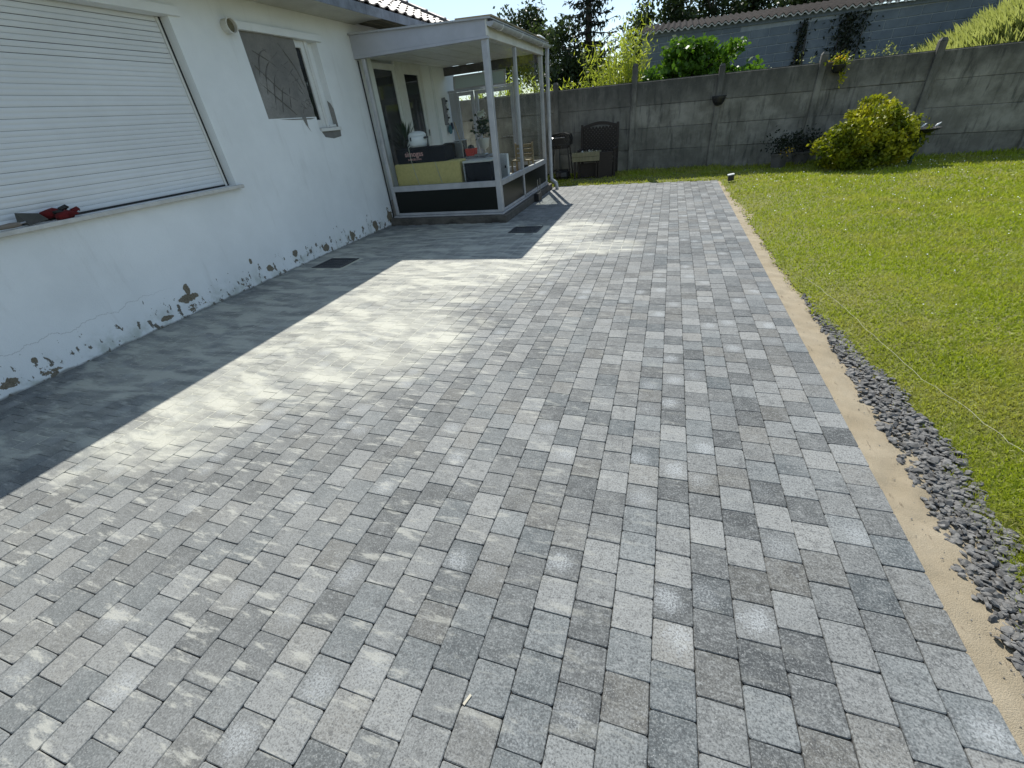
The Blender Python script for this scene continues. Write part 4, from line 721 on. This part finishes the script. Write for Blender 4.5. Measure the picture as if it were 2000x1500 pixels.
P = np.array([(-1.95, 12.6, .675)]) + rng.normal(size=(26, 3)) * (.13, .05, .02); link('pale_filling', npmesh('pale_filling', rquads(P, .05, .9) - np.array(ORG[bc.name]), 4, petal_w), bc, tags={'kind': 'stuff'})
# slab, solar lamp
MB().prism([(-2.33, 12.30, .0), (-1.66, 12.28, .0), (-1.72, 12.62, .0), (-2.3, 12.64, .0)], (0, 0, .035)).o('stone_slab', plinthm, loc=(-2, 12.5, .03), label='flat grey stone slab lying in the grass beyond the paving', category='slab').location.z += .01
lp = thing('garden_light', 'small white-topped cube light in the grass at the paving corner', 'light', (1.34, 11.1, .03)); MB().obox((1.34, 11.1, .085), (.056, 0, .008), (0, .06, 0), (-.005, 0, .055)).o('body', black, lp); MB().obox((1.332, 11.1, .148), (.062, 0, .009), (0, .066, 0), (0, 0, .008)).o('cover', whitepl, lp)
for i, (cx, cy, r, h, lab) in enumerate([(2.5, 12.62, .19, .32, 'square grey pot with dark leafy plant and yellow flowers by the fence'), (3.02, 12.95, .17, .30, 'round grey pot with dark foliage between the fence and the golden bush')]):
    t = thing('flower_pot', lab, 'flower pot', (cx, cy, .02), 'flower pots by the fence')
    MB().lathe((cx, cy, .02), [(r * .75, 0), (r * .95, h * .85), (r * 1.05, h * .86), (r * 1.05, h), (r * .9, h), (r * .88, h - .04)], 4 if i == 0 else 18).o('pot', terracotta, t)
    P = np.array([(cx, cy, h + .22)]) + rng.normal(size=(420, 3)) * (.16, .12, .12); link('foliage', npmesh('foliage', rquads(P, .075, .5) - np.array((cx, cy, .02)), 4, leaf_ivy), t)
    MB().tube([(cx, cy, h - .05), (cx + .02, cy, h + .1), (cx, cy, h + .25)], [.012, .01, .006], 6).o('stem', bark, t)
    if i == 0: P = np.array([(cx + .1, cy - .12, h + .06)]) + rng.normal(size=(30, 3)) * (.06, .04, .05); link('flower', npmesh('flower', rquads(P, .035, .9) - np.array((cx, cy, .02)), 4, petal_y), t, tags={'kind': 'stuff'})
bbh = thing('bird_bath', 'dark bird bath on a green post with two small pale bird figures', 'bird bath', (4.76, 11.85, .02))
cx, cy = 4.80, 11.85
MB().tube([(cx - .03, cy, .0), (cx - .02, cy, .3), (cx, cy, .60)], [.035, .03, .03], 10).o('post', greenpl, bbh); MB().lathe((cx, cy, .6), [(.03, 0), (.12, .03), (.22, .06), (.27, .085), (.275, .1), (.26, .095), (.12, .065), (.01, .06)], 24).o('dish', black, bbh, smooth=True)
for k, (dx, a) in enumerate(((-.03, .4), (.2, .3))):
    b_ = MB(); bx_ = cx + dx; b_.lathe((0, 0, 0), [(.004, -.07), (.022, -.045), (.034, -.005), (.028, .03), (.018, .045), (.02, .06), (.014, .075), (.003, .1)], 12); b_.v = [(bx_ + .7 * (q[2] * .75 - q[0] * .4), cy + .7 * q[1], .738 + .7 * (q[2] * .6 + q[0] * .8)) for q in b_.v]; b_.o('bird_figure', whitepl, bbh, smooth=True)
    MB().tube([(bx_, cy, .69), (bx_, cy, .735)], .006, 5).o('figure_leg', steel, bbh)

# string line on the lawn
sp_ = [(1.40, 4.75), (1.46, 4.45), (1.52, 3.95), (1.57, 3.5), (1.65, 2.89), (1.73, 2.6), (1.775, 2.29), (1.84, 2.02), (1.86, 1.7)]
q = []
for i in range(len(sp_) - 1):
    for k in range(6):
        t = k / 6; x = sp_[i][0] * (1 - t) + sp_[i + 1][0] * t + .004 * math.sin(i * 3 + k); y = sp_[i][1] * (1 - t) + sp_[i + 1][1] * t; q.append((x, y, float(lawn_z(np.array(x), np.array(y))) + .034 + .004 * math.sin(k * 2 + i)))
MB().tube(q, .0009, 5).o('string', stringm, loc=(1.6, 3.4, .03), label='thin pale mason string lying across the lawn edge', category='string')

# gravel of slate chips
sv = []; sf_ = []
def chip(cx, cy, cz, s):
    o = len(sv); n = 6; a0 = random.uniform(0, 6.3); fl = random.uniform(.14, .4); el = random.uniform(.55, .95); tl = Vector((random.gauss(0, .35), random.gauss(0, .35), 1)).normalized(); M_ = tl.to_track_quat('Z', 'Y').to_matrix() @ Matrix.Rotation(a0, 3, 'Z')
    for z, r in ((-fl, .75), (0, 1.), (fl, .7)):
        for k in range(n):
            rr = r * random.uniform(.75, 1.15); p = M_ @ Vector((rr * math.cos(2 * PI * k / n), el * rr * math.sin(2 * PI * k / n), z * random.uniform(.7, 1.1))); sv.append((cx + p.x * s, cy + p.y * s, cz + p.z * s))
    for r_ in range(2):
        for k in range(n): j = (k + 1) % n; sf_.append((o + r_ * n + k, o + r_ * n + j, o + r_ * n + n + j, o + r_ * n + n + k))
    sf_.append(tuple(o + 2 * n + k for k in range(n)))
def gl_(y): return np.interp(y, [.4, 1.1, 1.5, 1.9, 2.3, 2.8, 3.4, 4.2, 4.8], [1.235, 1.245, 1.25, 1.27, 1.275, 1.285, 1.30, 1.31, 1.32])
for i in range(4300):
    y = .35 + 4.1 * random.random() ** 1.1; a, b = float(gl_(y)), float(edge_x(np.array(y))) + .03
    if y > 3.2 and random.random() < (y - 3.2) * .6: continue
    x = a + (b - a) * (random.random() ** .8) + random.gauss(0, .012); s = random.uniform(.008, .023) * (1.4 if random.random() < .12 else 1); chip(x, y, -.035 + random.uniform(0, .021), s)
for i in range(300):
    y = random.uniform(4, 10.5); chip(float(edge_x(np.array(y))) - random.uniform(-.02, .05), y, -.025, random.uniform(.005, .013))
for i in range(140): y = random.uniform(.6, 4.2); chip(float(gl_(y)) - abs(random.gauss(0, .05)), y, -.024, random.uniform(.0015, .005))
MB_ = MB(); MB_.v = sv; MB_.f = sf_; MB_.o('gravel', stonem, kind='stuff', label='dark slate chips between the sand strip and the lawn', category='gravel')

# ================================================================== GRASS
def grass_pts(n, x0, x1, y0, y1, power):
    y = y0 + (y1 - y0) * rng.uniform(0, 1, n) ** power; x = x0 + (x1 - x0) * rng.uniform(0, 1, n); k = x > edge_x(y) - .015 + .03 * rng.uniform(-1, 1, n); return x[k], y[k]
N_ = 300000; y = .95 * (13.35 / .95) ** rng.uniform(0, 1, N_); x = 1.15 + rng.uniform(0, 1, N_) ** .9 * (.72 * y + .9); k = x > edge_x(y) - .01 - .035 * np.abs(rng.normal(size=N_)); x, y = x[k], y[k]; z = lawn_z(x, y)
x2 = rng.uniform(-6, 1.3, 16000); y2 = rng.uniform(11.5, 13.4, 16000); k = y2 > far_y(x2) + .04 + .05 * rng.uniform(-1, 1, 16000); k &= ~((x2 > -2.38) & (x2 < -1.62) & (y2 < 12.67) & (y2 > 12.25)); x2, y2 = x2[k], y2[k]
z2 = np.minimum(.05, -.02 + (y2 - far_y(x2)) * .12); x = np.concatenate([x, x2]); y = np.concatenate([y, y2]); z = np.concatenate([z, z2]) - .004
d = np.hypot(x, y); n = len(x); L = rng.uniform(.02, .042, n) * (1 + .05 * d); w = rng.uniform(.0022, .0042, n) * (.7 + .28 * d); L[y > 12.7] *= 1.8
patch = np.sin(x * 2.1 + 1.3 * np.sin(y * 1.7)) * np.sin(y * 1.4 + x) ; L *= 1 + .18 * patch
a = rng.uniform(0, 2 * PI, n); tl = rng.uniform(.3, 1.25, n); dv = np.stack([np.cos(a) * np.sin(tl), np.sin(a) * np.sin(tl), np.cos(tl)], -1); a2 = a + rng.uniform(.6, 2.5, n); sd_ = np.stack([-np.sin(a2), np.cos(a2), 0 * a], -1)
B_ = np.stack([x, y, z], -1); V = np.empty((n, 3, 3)); V[:, 0] = B_ - sd_ * w[:, None]; V[:, 1] = B_ + sd_ * w[:, None]; V[:, 2] = B_ + dv * L[:, None]
link('grass', npmesh('grass', V.reshape(-1, 3), 3, grass_m), tags={'kind': 'stuff', 'label': 'short sunlit lawn grass blades', 'category': 'grass'})
# daisies
n = 620; x = rng.uniform(1.6, 9, n); y = 3.0 + 9.3 * rng.uniform(0, 1, n) ** .55; k = (rng.uniform(0, 1, n) < .35 + .6 * (np.sin(x * 1.3 + 2) * np.sin(y * 1.1) > .1)); x, y = x[k], y[k]; z = lawn_z(x, y) + .045; r = rng.uniform(.003, .0062, len(x)) * (1 + .05 * y)
V = np.empty((len(x), 6, 3)); ph = rng.uniform(0, 6, len(x)); ti = rng.uniform(-.5, .2, len(x))
for j in range(6): a = ph + j * PI / 3; V[:, j] = np.stack([x + r * np.cos(a), y + r * np.sin(a), z + r * np.sin(a) * (.7 + ti)], -1)
link('daisies', npmesh('daisies', V.reshape(-1, 3), 6, daisym), tags={'kind': 'stuff', 'label': 'tiny white daisies scattered over the lawn', 'category': 'daisies'})

# ================================================================== VEGETATION
def crown(ells, n, size, clump=.35, fill=.55):
    """leaf points: clumps spread through ellipsoids, biased to the outside"""
    out = []; tot = sum(e[3] * e[4] * e[5] for e in ells)
    for (cx, cy, cz, rx, ry, rz) in ells:
        m_ = max(1, int(n * rx * ry * rz / tot)); nc = max(6, m_ // 45); u = rng.normal(size=(nc, 3)); u /= np.linalg.norm(u, axis=1)[:, None]; rad = rng.uniform(0, 1, nc) ** (1 - fill) ; c = u * rad[:, None] * (rx, ry, rz) + (cx, cy, cz)
        idx = rng.integers(0, nc, m_); out.append(c[idx] + rng.normal(size=(m_, 3)) * clump * np.array([1, 1, .75]))
    return np.vstack(out)
def tree(name, label, cat, base, h, r0, ells, n, size, lm, clump, group=None, asp=.6, limbs=5, lean=(0, 0)):
    t = thing(name, label, cat, base, group); b = Vector(base); top = b + Vector((lean[0], lean[1], h)); tk = MB()
    tk.tube([b - Vector((0, 0, .3)), b.lerp(top, .25) + Vector((.03 * h * random.uniform(-1, 1), 0, 0)), b.lerp(top, .6), top], [r0 * 1.2, r0, r0 * .6, r0 * .2], 9)
    for k in range(limbs):
        e = ells[k % len(ells)]; a = b.lerp(top, random.uniform(.35, .85)); q = Vector((e[0] + random.uniform(-.6, .6) * e[3], e[1] + random.uniform(-.6, .6) * e[4], e[2] + random.uniform(-.3, .6) * e[5])); tk.tube([a, a.lerp(q, .5) + Vector((0, 0, .06 * h * random.random())), q], [r0 * .42, r0 * .25, r0 * .08], 6)
    tk.o('trunk', bark, t, smooth=True); P = crown(ells, n, size, clump); link('crown', npmesh('crown', rquads(P, size, asp, .4) - np.array(base), 4, lm), t); return t
# golden bush
gb_ = [(3.92, 12.0, .64, .68, .55, .55), (3.44, 11.95, .42, .46, .45, .42), (4.42, 12.05, .54, .52, .45, .46), (3.95, 11.75, .35, .7, .35, .33), (4.0, 12.1, .95, .42, .4, .35)]
bush = thing('golden_bush', 'rounded golden-green bush on the lawn in front of the fence', 'bush', (3.95, 12.0, .0))
P = crown(gb_, 17000, .06, .055, .8); P[:, 2] = np.abs(P[:, 2] - .05) + .05; link('crown', npmesh('crown', rquads(P, .072, .6, -.2) - np.array((3.95, 12.0, 0)), 4, leaf_gold), bush)
st_ = MB()
for k in range(12): a = k * .52; st_.tube([(3.95 + .05 * math.cos(a), 12 + .05 * math.sin(a), -.05), (3.95 + .3 * math.cos(a), 12 + .25 * math.sin(a), .45), (3.95 + .5 * math.cos(a), 12 + .42 * math.sin(a), .85)], [.02, .014, .006], 5)
st_.o('stems', bark, bush)
# dark glossy shrub behind the fence
tree('leafy_shrub', 'dense glossy dark green shrub leaning over behind the fence', 'shrub', (.3, 14.7, .4), 2.2, .06, [(.3, 14.6, 2.35, .85, .6, .62), (-.45, 14.6, 2.15, .55, .5, .45), (1.0, 14.6, 2.2, .6, .5, .5), (.45, 14.5, 2.75, .5, .4, .25), (1.3, 14.5, 2.6, .35, .3, .25), (1.75, 14.5, 2.05, .35, .3, .2)], 4600, .13, leaf_shr, .1, None, .75)
tree('leafy_shrub', 'small leafy sprays at the right foot of the dark shrub behind the fence', 'shrub', (1.95, 14.4, .5), 1.4, .03, [(1.9, 14.3, 1.98, .4, .3, .2)], 380, .09, leaf_shr, .07)
# bamboo clumps
def bamboo(label, cx, cy, z0, rx, ry, h, nc, nl):
    t = thing('bamboo', label, 'bamboo', (cx, cy, z0), 'bamboo behind the fence'); cu = MB(); P = []
    for k in range(nc):
        a = random.uniform(0, 6.3); rr = math.sqrt(random.random()); x, y = cx + rx * rr * math.cos(a), cy + ry * rr * math.sin(a); hh = h * random.uniform(.6, 1.05); lx, ly = random.gauss(0, .13) * hh * .6, random.gauss(0, .1) * hh * .5
        pts = [Vector((x, y, z0)), Vector((x + lx * .3, y + ly * .3, z0 + hh * .5)), Vector((x + lx, y + ly, z0 + hh))]; cu.tube(pts, [.012, .01, .004], 5)
        for j in range(nl // nc):
            s = random.uniform(.3, 1) ; p = pts[0].lerp(pts[1], s * 2) if s < .5 else pts[1].lerp(pts[2], s * 2 - 1); P.append((p.x + random.gauss(0, .11), p.y + random.gauss(0, .11), p.z + random.gauss(0, .08)))
    cu.o('culms', plain('bamboo_cane', (.25, .27, .08), .5), t); link('leaves', npmesh('leaves', rquads(np.array(P), .17, .17, .9) - np.array((cx, cy, z0)), 4, leaf_bam), t)
bamboo('tall yellow-green bamboo clump rising beside the shed corner', -1.6, 14.7, .4, .65, .5, 2.75, 60, 4200)
bamboo('lower yellow-green bamboo between the downspout and the tall clump', -3.0, 14.6, .4, .85, .5, 1.9, 55, 3200)
bamboo('yellow-green bamboo seen through the sunroom glass', -5.2, 14.9, .4, 1.4, .5, 2.2, 70, 4000)
bamboo('sparse bamboo shoots directly left of the shed end', -1.15, 15.6, .5, .35, .35, 3.2, 22, 1100)
# trees
G = 'trees beyond the fence'
tree('deciduous_tree', 'dark leafy tree showing above the sunroom gutter, farthest left', 'tree', (-10.3, 32, .5), 5.8, .2, [(-10.2, 32, 5.9, 1.1, 1.2, 1.2), (-10.9, 32, 4.7, 1.1, 1.2, 1.3), (-9.6, 32, 4.3, .9, 1, 1.4)], 5600, .2, leaf_dec, .3, G)
tree('deciduous_tree', 'slender dark leafy tree above the middle of the sunroom gutter', 'tree', (-8.9, 33, .5), 6.2, .18, [(-8.9, 33, 6.2, .75, .9, 1.1), (-8.8, 33, 4.6, .9, 1, 1.4)], 4200, .19, leaf_dec, .27, G)
tree('deciduous_tree', 'lighter green leafy tree above the far end of the sunroom gutter', 'tree', (-7.6, 31, .5), 5.2, .16, [(-7.55, 31, 5.3, .7, .9, .9), (-7.4, 31, 3.9, .9, 1, 1.3)], 3600, .18, leafmat('leaf_olive', (.035, .055, .018), (.07, .1, .03), None, .35), .26, G)
tree('deciduous_tree', 'dark bushy tree filling the gap below the conifer', 'tree', (-5.4, 29, .5), 4.2, .2, [(-5.6, 29, 3.4, 1.4, 1.2, 1.4), (-4.3, 29, 3.2, 1.2, 1, 1.2), (-5.9, 29, 4.9, .7, .8, .8)], 6000, .21, leaf_dec, .3, G)
def conifer(label, base, h, r, n_wh, cat='tree'):
    t = thing('conifer_tree', label, cat, base, G); b = Vector(base); tk = MB(); tk.tube([b - Vector((0, 0, .3)), b + Vector((.05, 0, h * .5)), b + Vector((0, 0, h))], [.26, .17, .02], 10); P = []
    for k in range(n_wh):
        z = h * (.28 + .7 * k / n_wh); L = r * (1 - (z / h) ** 1.3) * random.uniform(.8, 1.15) + .25
        for j in range(6):
            a = j * PI / 3 + k * 1.1 + random.uniform(-.3, .3); d = Vector((math.cos(a), math.sin(a), 0)); p0 = b + Vector((0, 0, z)); p1 = p0 + d * L * .55 + Vector((0, 0, -.06 * L)); p2 = p0 + d * L + Vector((0, 0, .08 * L)); tk.tube([p0, p1, p2], [.035, .022, .006], 5)
            for q in range(34):
                s = random.random() ** .7; p = p0.lerp(p1, s * 1.8) if s < .55 else p1.lerp(p2, (s - .55) / .45); P.append((p.x + random.gauss(0, .08 + .09 * L * (1 - s)), p.y + random.gauss(0, .08 + .09 * L * (1 - s)), p.z - abs(random.gauss(0, .1))))
    tk.o('trunk', bark, t, smooth=True); link('crown', npmesh('crown', rquads(np.array(P), .3, .3, .5) - np.array(base), 4, leaf_con), t)
conifer('tall dark conifer with drooping boughs in the gap of sky', (-4.85, 30, .5), 10.5, 2.3, 17)
rt = [(-2.0, 33, 5.0, 1.0), (-.4, 34, 5.9, 1.2), (1.6, 33, 5.9, 1.3), (3.6, 34, 5.8, 1.3), (6.0, 33, 5.6, 1.4), (8.5, 34, 5.6, 1.4)]
lab = ['small leafy tree just left of the shed roof end', 'dark leafy tree above the left end of the shed roof', 'dense dark tree above the shed roof, second from its left end', 'dark tree above the shed roof, third from its left end', 'dark tree above the right half of the shed roof', 'dark tree above the shed roof nearest the grassy bank']
for i, (x, y, h, r) in enumerate(rt):
    tree('deciduous_tree', lab[i], 'tree', (x, y, .5), h, .17, [(x, y, h - .2, r, 1.1, 1.2), (x - .4 * r, y, h - 1.7, r, 1.1, 1.2), (x + .5 * r, y, h - 1.2, r * .8, 1, 1.1), (x, y, h + .9, r * .6, .8, .7)], 5000, .21, leaf_dec, .28, G)
# shed beyond the fence
shed = thing('shed', 'long blue-grey concrete block shed with corrugated roof behind the fence', 'shed', (4, 17.1, .3))
SXL, SXR, SYY = -1.08, 9.6, 17.0
def sz(x): return 3.37 - .022 * (x - SXL)
MB().prism([(SXL + .006, SYY + .012, .3), (SXR, SYY + .012, .3), (SXR, SYY + .012, sz(SXR) - .02), (SXL + .006, SYY + .012, sz(SXL) - .02)], (0, .2, 0)).o('wall', mortm, shed)
MB().box(SXL + .006, SXL + .2, SYY + .213, 21, .3, 3.3).o('end_wall', mortm, shed)
BW, BH = .5, .205; bme = None; c_ = 0
for r in range(11):
    z = 1.05 + r * BH; off = 0 if r % 2 else BW / 2
    for k in range(-1, 22):
        x0 = SXL + off + k * BW; x1 = min(x0 + BW - .018, SXR); x0 = max(x0, SXL)
        if x1 - x0 < .05 or z + BH > sz(x0) - .01: continue
        if abs(x1 - x0 - BW + .018) < 1e-6:
            if bme is None: t_ = MB().box(0, BW - .018, 0, .09, 0, BH - .018, .006).o('block', blockm, shed); bme = t_.data; bme.transform(Matrix.Translation(Vector(ORG[shed.name]))); bpy.data.objects.remove(t_)
            place('block', bme, shed, (x0, SYY + random.uniform(-.003, .003), z))
        else: MB().box(x0, x1, SYY, SYY + .09, z, z + BH - .018, .006).o('block', blockm, shed)
MB().prism([(SXL - .03, SYY - .03, sz(SXL) - .10), (SXR, SYY - .03, sz(SXR) - .10), (SXR, SYY - .03, sz(SXR) + .0), (SXL - .03, SYY - .03, sz(SXL) + .0)], (0, .028, 0)).o('fascia_board', blockm, shed)
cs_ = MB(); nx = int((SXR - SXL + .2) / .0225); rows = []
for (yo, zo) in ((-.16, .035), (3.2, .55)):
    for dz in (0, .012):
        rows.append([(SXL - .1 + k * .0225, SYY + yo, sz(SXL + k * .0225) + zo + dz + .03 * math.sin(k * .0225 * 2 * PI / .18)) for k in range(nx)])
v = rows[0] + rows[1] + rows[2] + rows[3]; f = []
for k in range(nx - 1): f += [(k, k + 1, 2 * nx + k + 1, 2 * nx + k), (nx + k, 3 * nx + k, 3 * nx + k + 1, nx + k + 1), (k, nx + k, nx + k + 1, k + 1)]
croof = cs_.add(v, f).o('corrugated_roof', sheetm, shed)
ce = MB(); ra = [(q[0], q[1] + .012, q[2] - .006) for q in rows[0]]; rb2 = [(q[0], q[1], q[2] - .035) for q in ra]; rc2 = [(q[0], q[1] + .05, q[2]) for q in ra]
ce.add(ra + rb2 + rc2, [(nx + k, nx + k + 1, k + 1, k) for k in range(nx - 1)] + [(k, k + 1, 2 * nx + k + 1, 2 * nx + k) for k in range(nx - 1)]).o('sunlit_edge_strip', sheetw, croof)  # added wavy strip, its pale colour stands for sunlight along the roof edge
# dark creepers on the shed wall, weeds and tall grass above the fence
for (cx, w, lab_) in ((3.25, .13, 'narrow dark dead creeper climbing the shed wall'), (4.35, .42, 'broad dark dead creeper climbing the shed wall')):
    t = thing('creeper', lab_, 'creeper', (cx, SYY - .1, .9)); sm2 = MB()
    for k in range(5): x0 = cx + random.uniform(-w, w) * .7; sm2.tube([(x0, SYY - .06, .8), (x0 + random.uniform(-.1, .1), SYY - .07, 2.0), (x0 + random.uniform(-.2, .2) * w * 2, SYY - .05, 3.1)], [.02, .014, .005], 5)
    sm2.o('stems', bark, t); n = int(2600 * w + 250); P = np.stack([cx + rng.normal(size=n) * w * .6 * rng.uniform(.5, 1.2, n), SYY - .08 + rng.normal(size=n) * .03, rng.uniform(.9, 3.15, n)], -1); link('leaves', npmesh('leaves', rquads(P, .10, .5, .8) - np.array((cx, SYY - .1, .9)), 4, leaf_ivy), t)
def tallgrass(n, x0, x1, y0, y1, hmin, hmax, lean, w=.0024):
    x = rng.uniform(x0, x1, n); y = rng.uniform(y0, y1, n); z = bank_z(x, y) - .03; L = rng.uniform(hmin, hmax, n); a = rng.normal(lean[0], .4, n); b = rng.normal(lean[1], .4, n); d = np.stack([a, b, np.ones(n)], -1); d /= np.linalg.norm(d, axis=1)[:, None]; th = rng.uniform(0, PI, n); s = np.stack([np.cos(th), np.sin(th), 0 * th], -1) * w
    B0 = np.stack([x, y, z], -1); V = np.empty((n, 4, 3)); V[:, 0] = B0 - s; V[:, 1] = B0 + s; V[:, 2] = B0 + d * L[:, None] * .6 + s * .8 + np.stack([0 * x, 0 * x, 0 * x], -1); V[:, 3] = B0 + d * L[:, None] + np.stack([lean[0] * L * .3, 0 * L, -.08 * L], -1); return V.reshape(-1, 3)
TG = np.vstack([tallgrass(26000, 4.7, 9.5, 14.0, 16.2, .25, 1.0, (-.25, -.1)), tallgrass(2500, 3.5, 5.6, 14.0, 15.4, .3, .9, (-.1, 0))])
link('tall_grass', npmesh('tall_grass', TG, 4, leaf_tall), tags={'kind': 'stuff', 'label': 'tall sunlit grass on the bank behind the fence', 'category': 'tall grass'})
for i, (cx, cz, h, lab_) in enumerate([(2.55, .6, 1.5, 'thin pale weed above the fence left of the narrow creeper'), (3.15, .6, 1.75, 'pale seeding weed right behind the third fence post'), (4.35, .75, 1.65, 'feathery pale weed above the fence before the broad creeper'), (4.75, .85, 1.35, 'small feathery weed between the broad creeper and the fourth post')]):
    t = thing('weed', lab_, 'weed', (cx, 13.95, cz - .2), 'weeds behind the fence'); sm2 = MB(); P = []
    for k in range(9):
        a, b = random.gauss(0, .2), random.gauss(0, .08); hh = h * random.uniform(.75, 1.0); sm2.tube([(cx + a * .3, 13.95, cz - .2), (cx + a * .7, 13.95 + b, cz + hh * .5), (cx + a * 1.3, 13.95 + b, cz + hh)], [.006, .005, .003], 4)
        for j in range(34): s = random.uniform(.35, 1); P.append((cx + a * (.3 + s) + random.gauss(0, .045), 13.95 + b + random.gauss(0, .045), cz + hh * s + random.gauss(0, .03)))
    sm2.o('stems', leaf_tall, t); link('leaves', npmesh('leaves', rquads(np.array(P), .075, .3, -.5) - np.array((cx, 13.95, cz - .2)), 4, leaf_tall), t)
# chips of wood lying on the pavers
for i, (x, y, a, l, lab_) in enumerate([(-.48, .50, 1.2, .03, 'pale wood chip on the pavers, leftmost of three near the bottom edge'), (-.02, .43, 2.0, .024, 'small pale wood chip by a joint, middle of three near the bottom edge'), (.055, .335, .9, .02, 'stubby pale wood chip at the very bottom edge')]):
    MB().obox((x, y, .003), (l * .6 * math.cos(a), l * .6 * math.sin(a), 0), (-.004 * math.sin(a), .005 * math.cos(a), 0), (0, 0, .002)).o('wood_chip', chipm, loc=(x, y, 0), label=lab_, category='wood chip', group='wood chips on the paving')
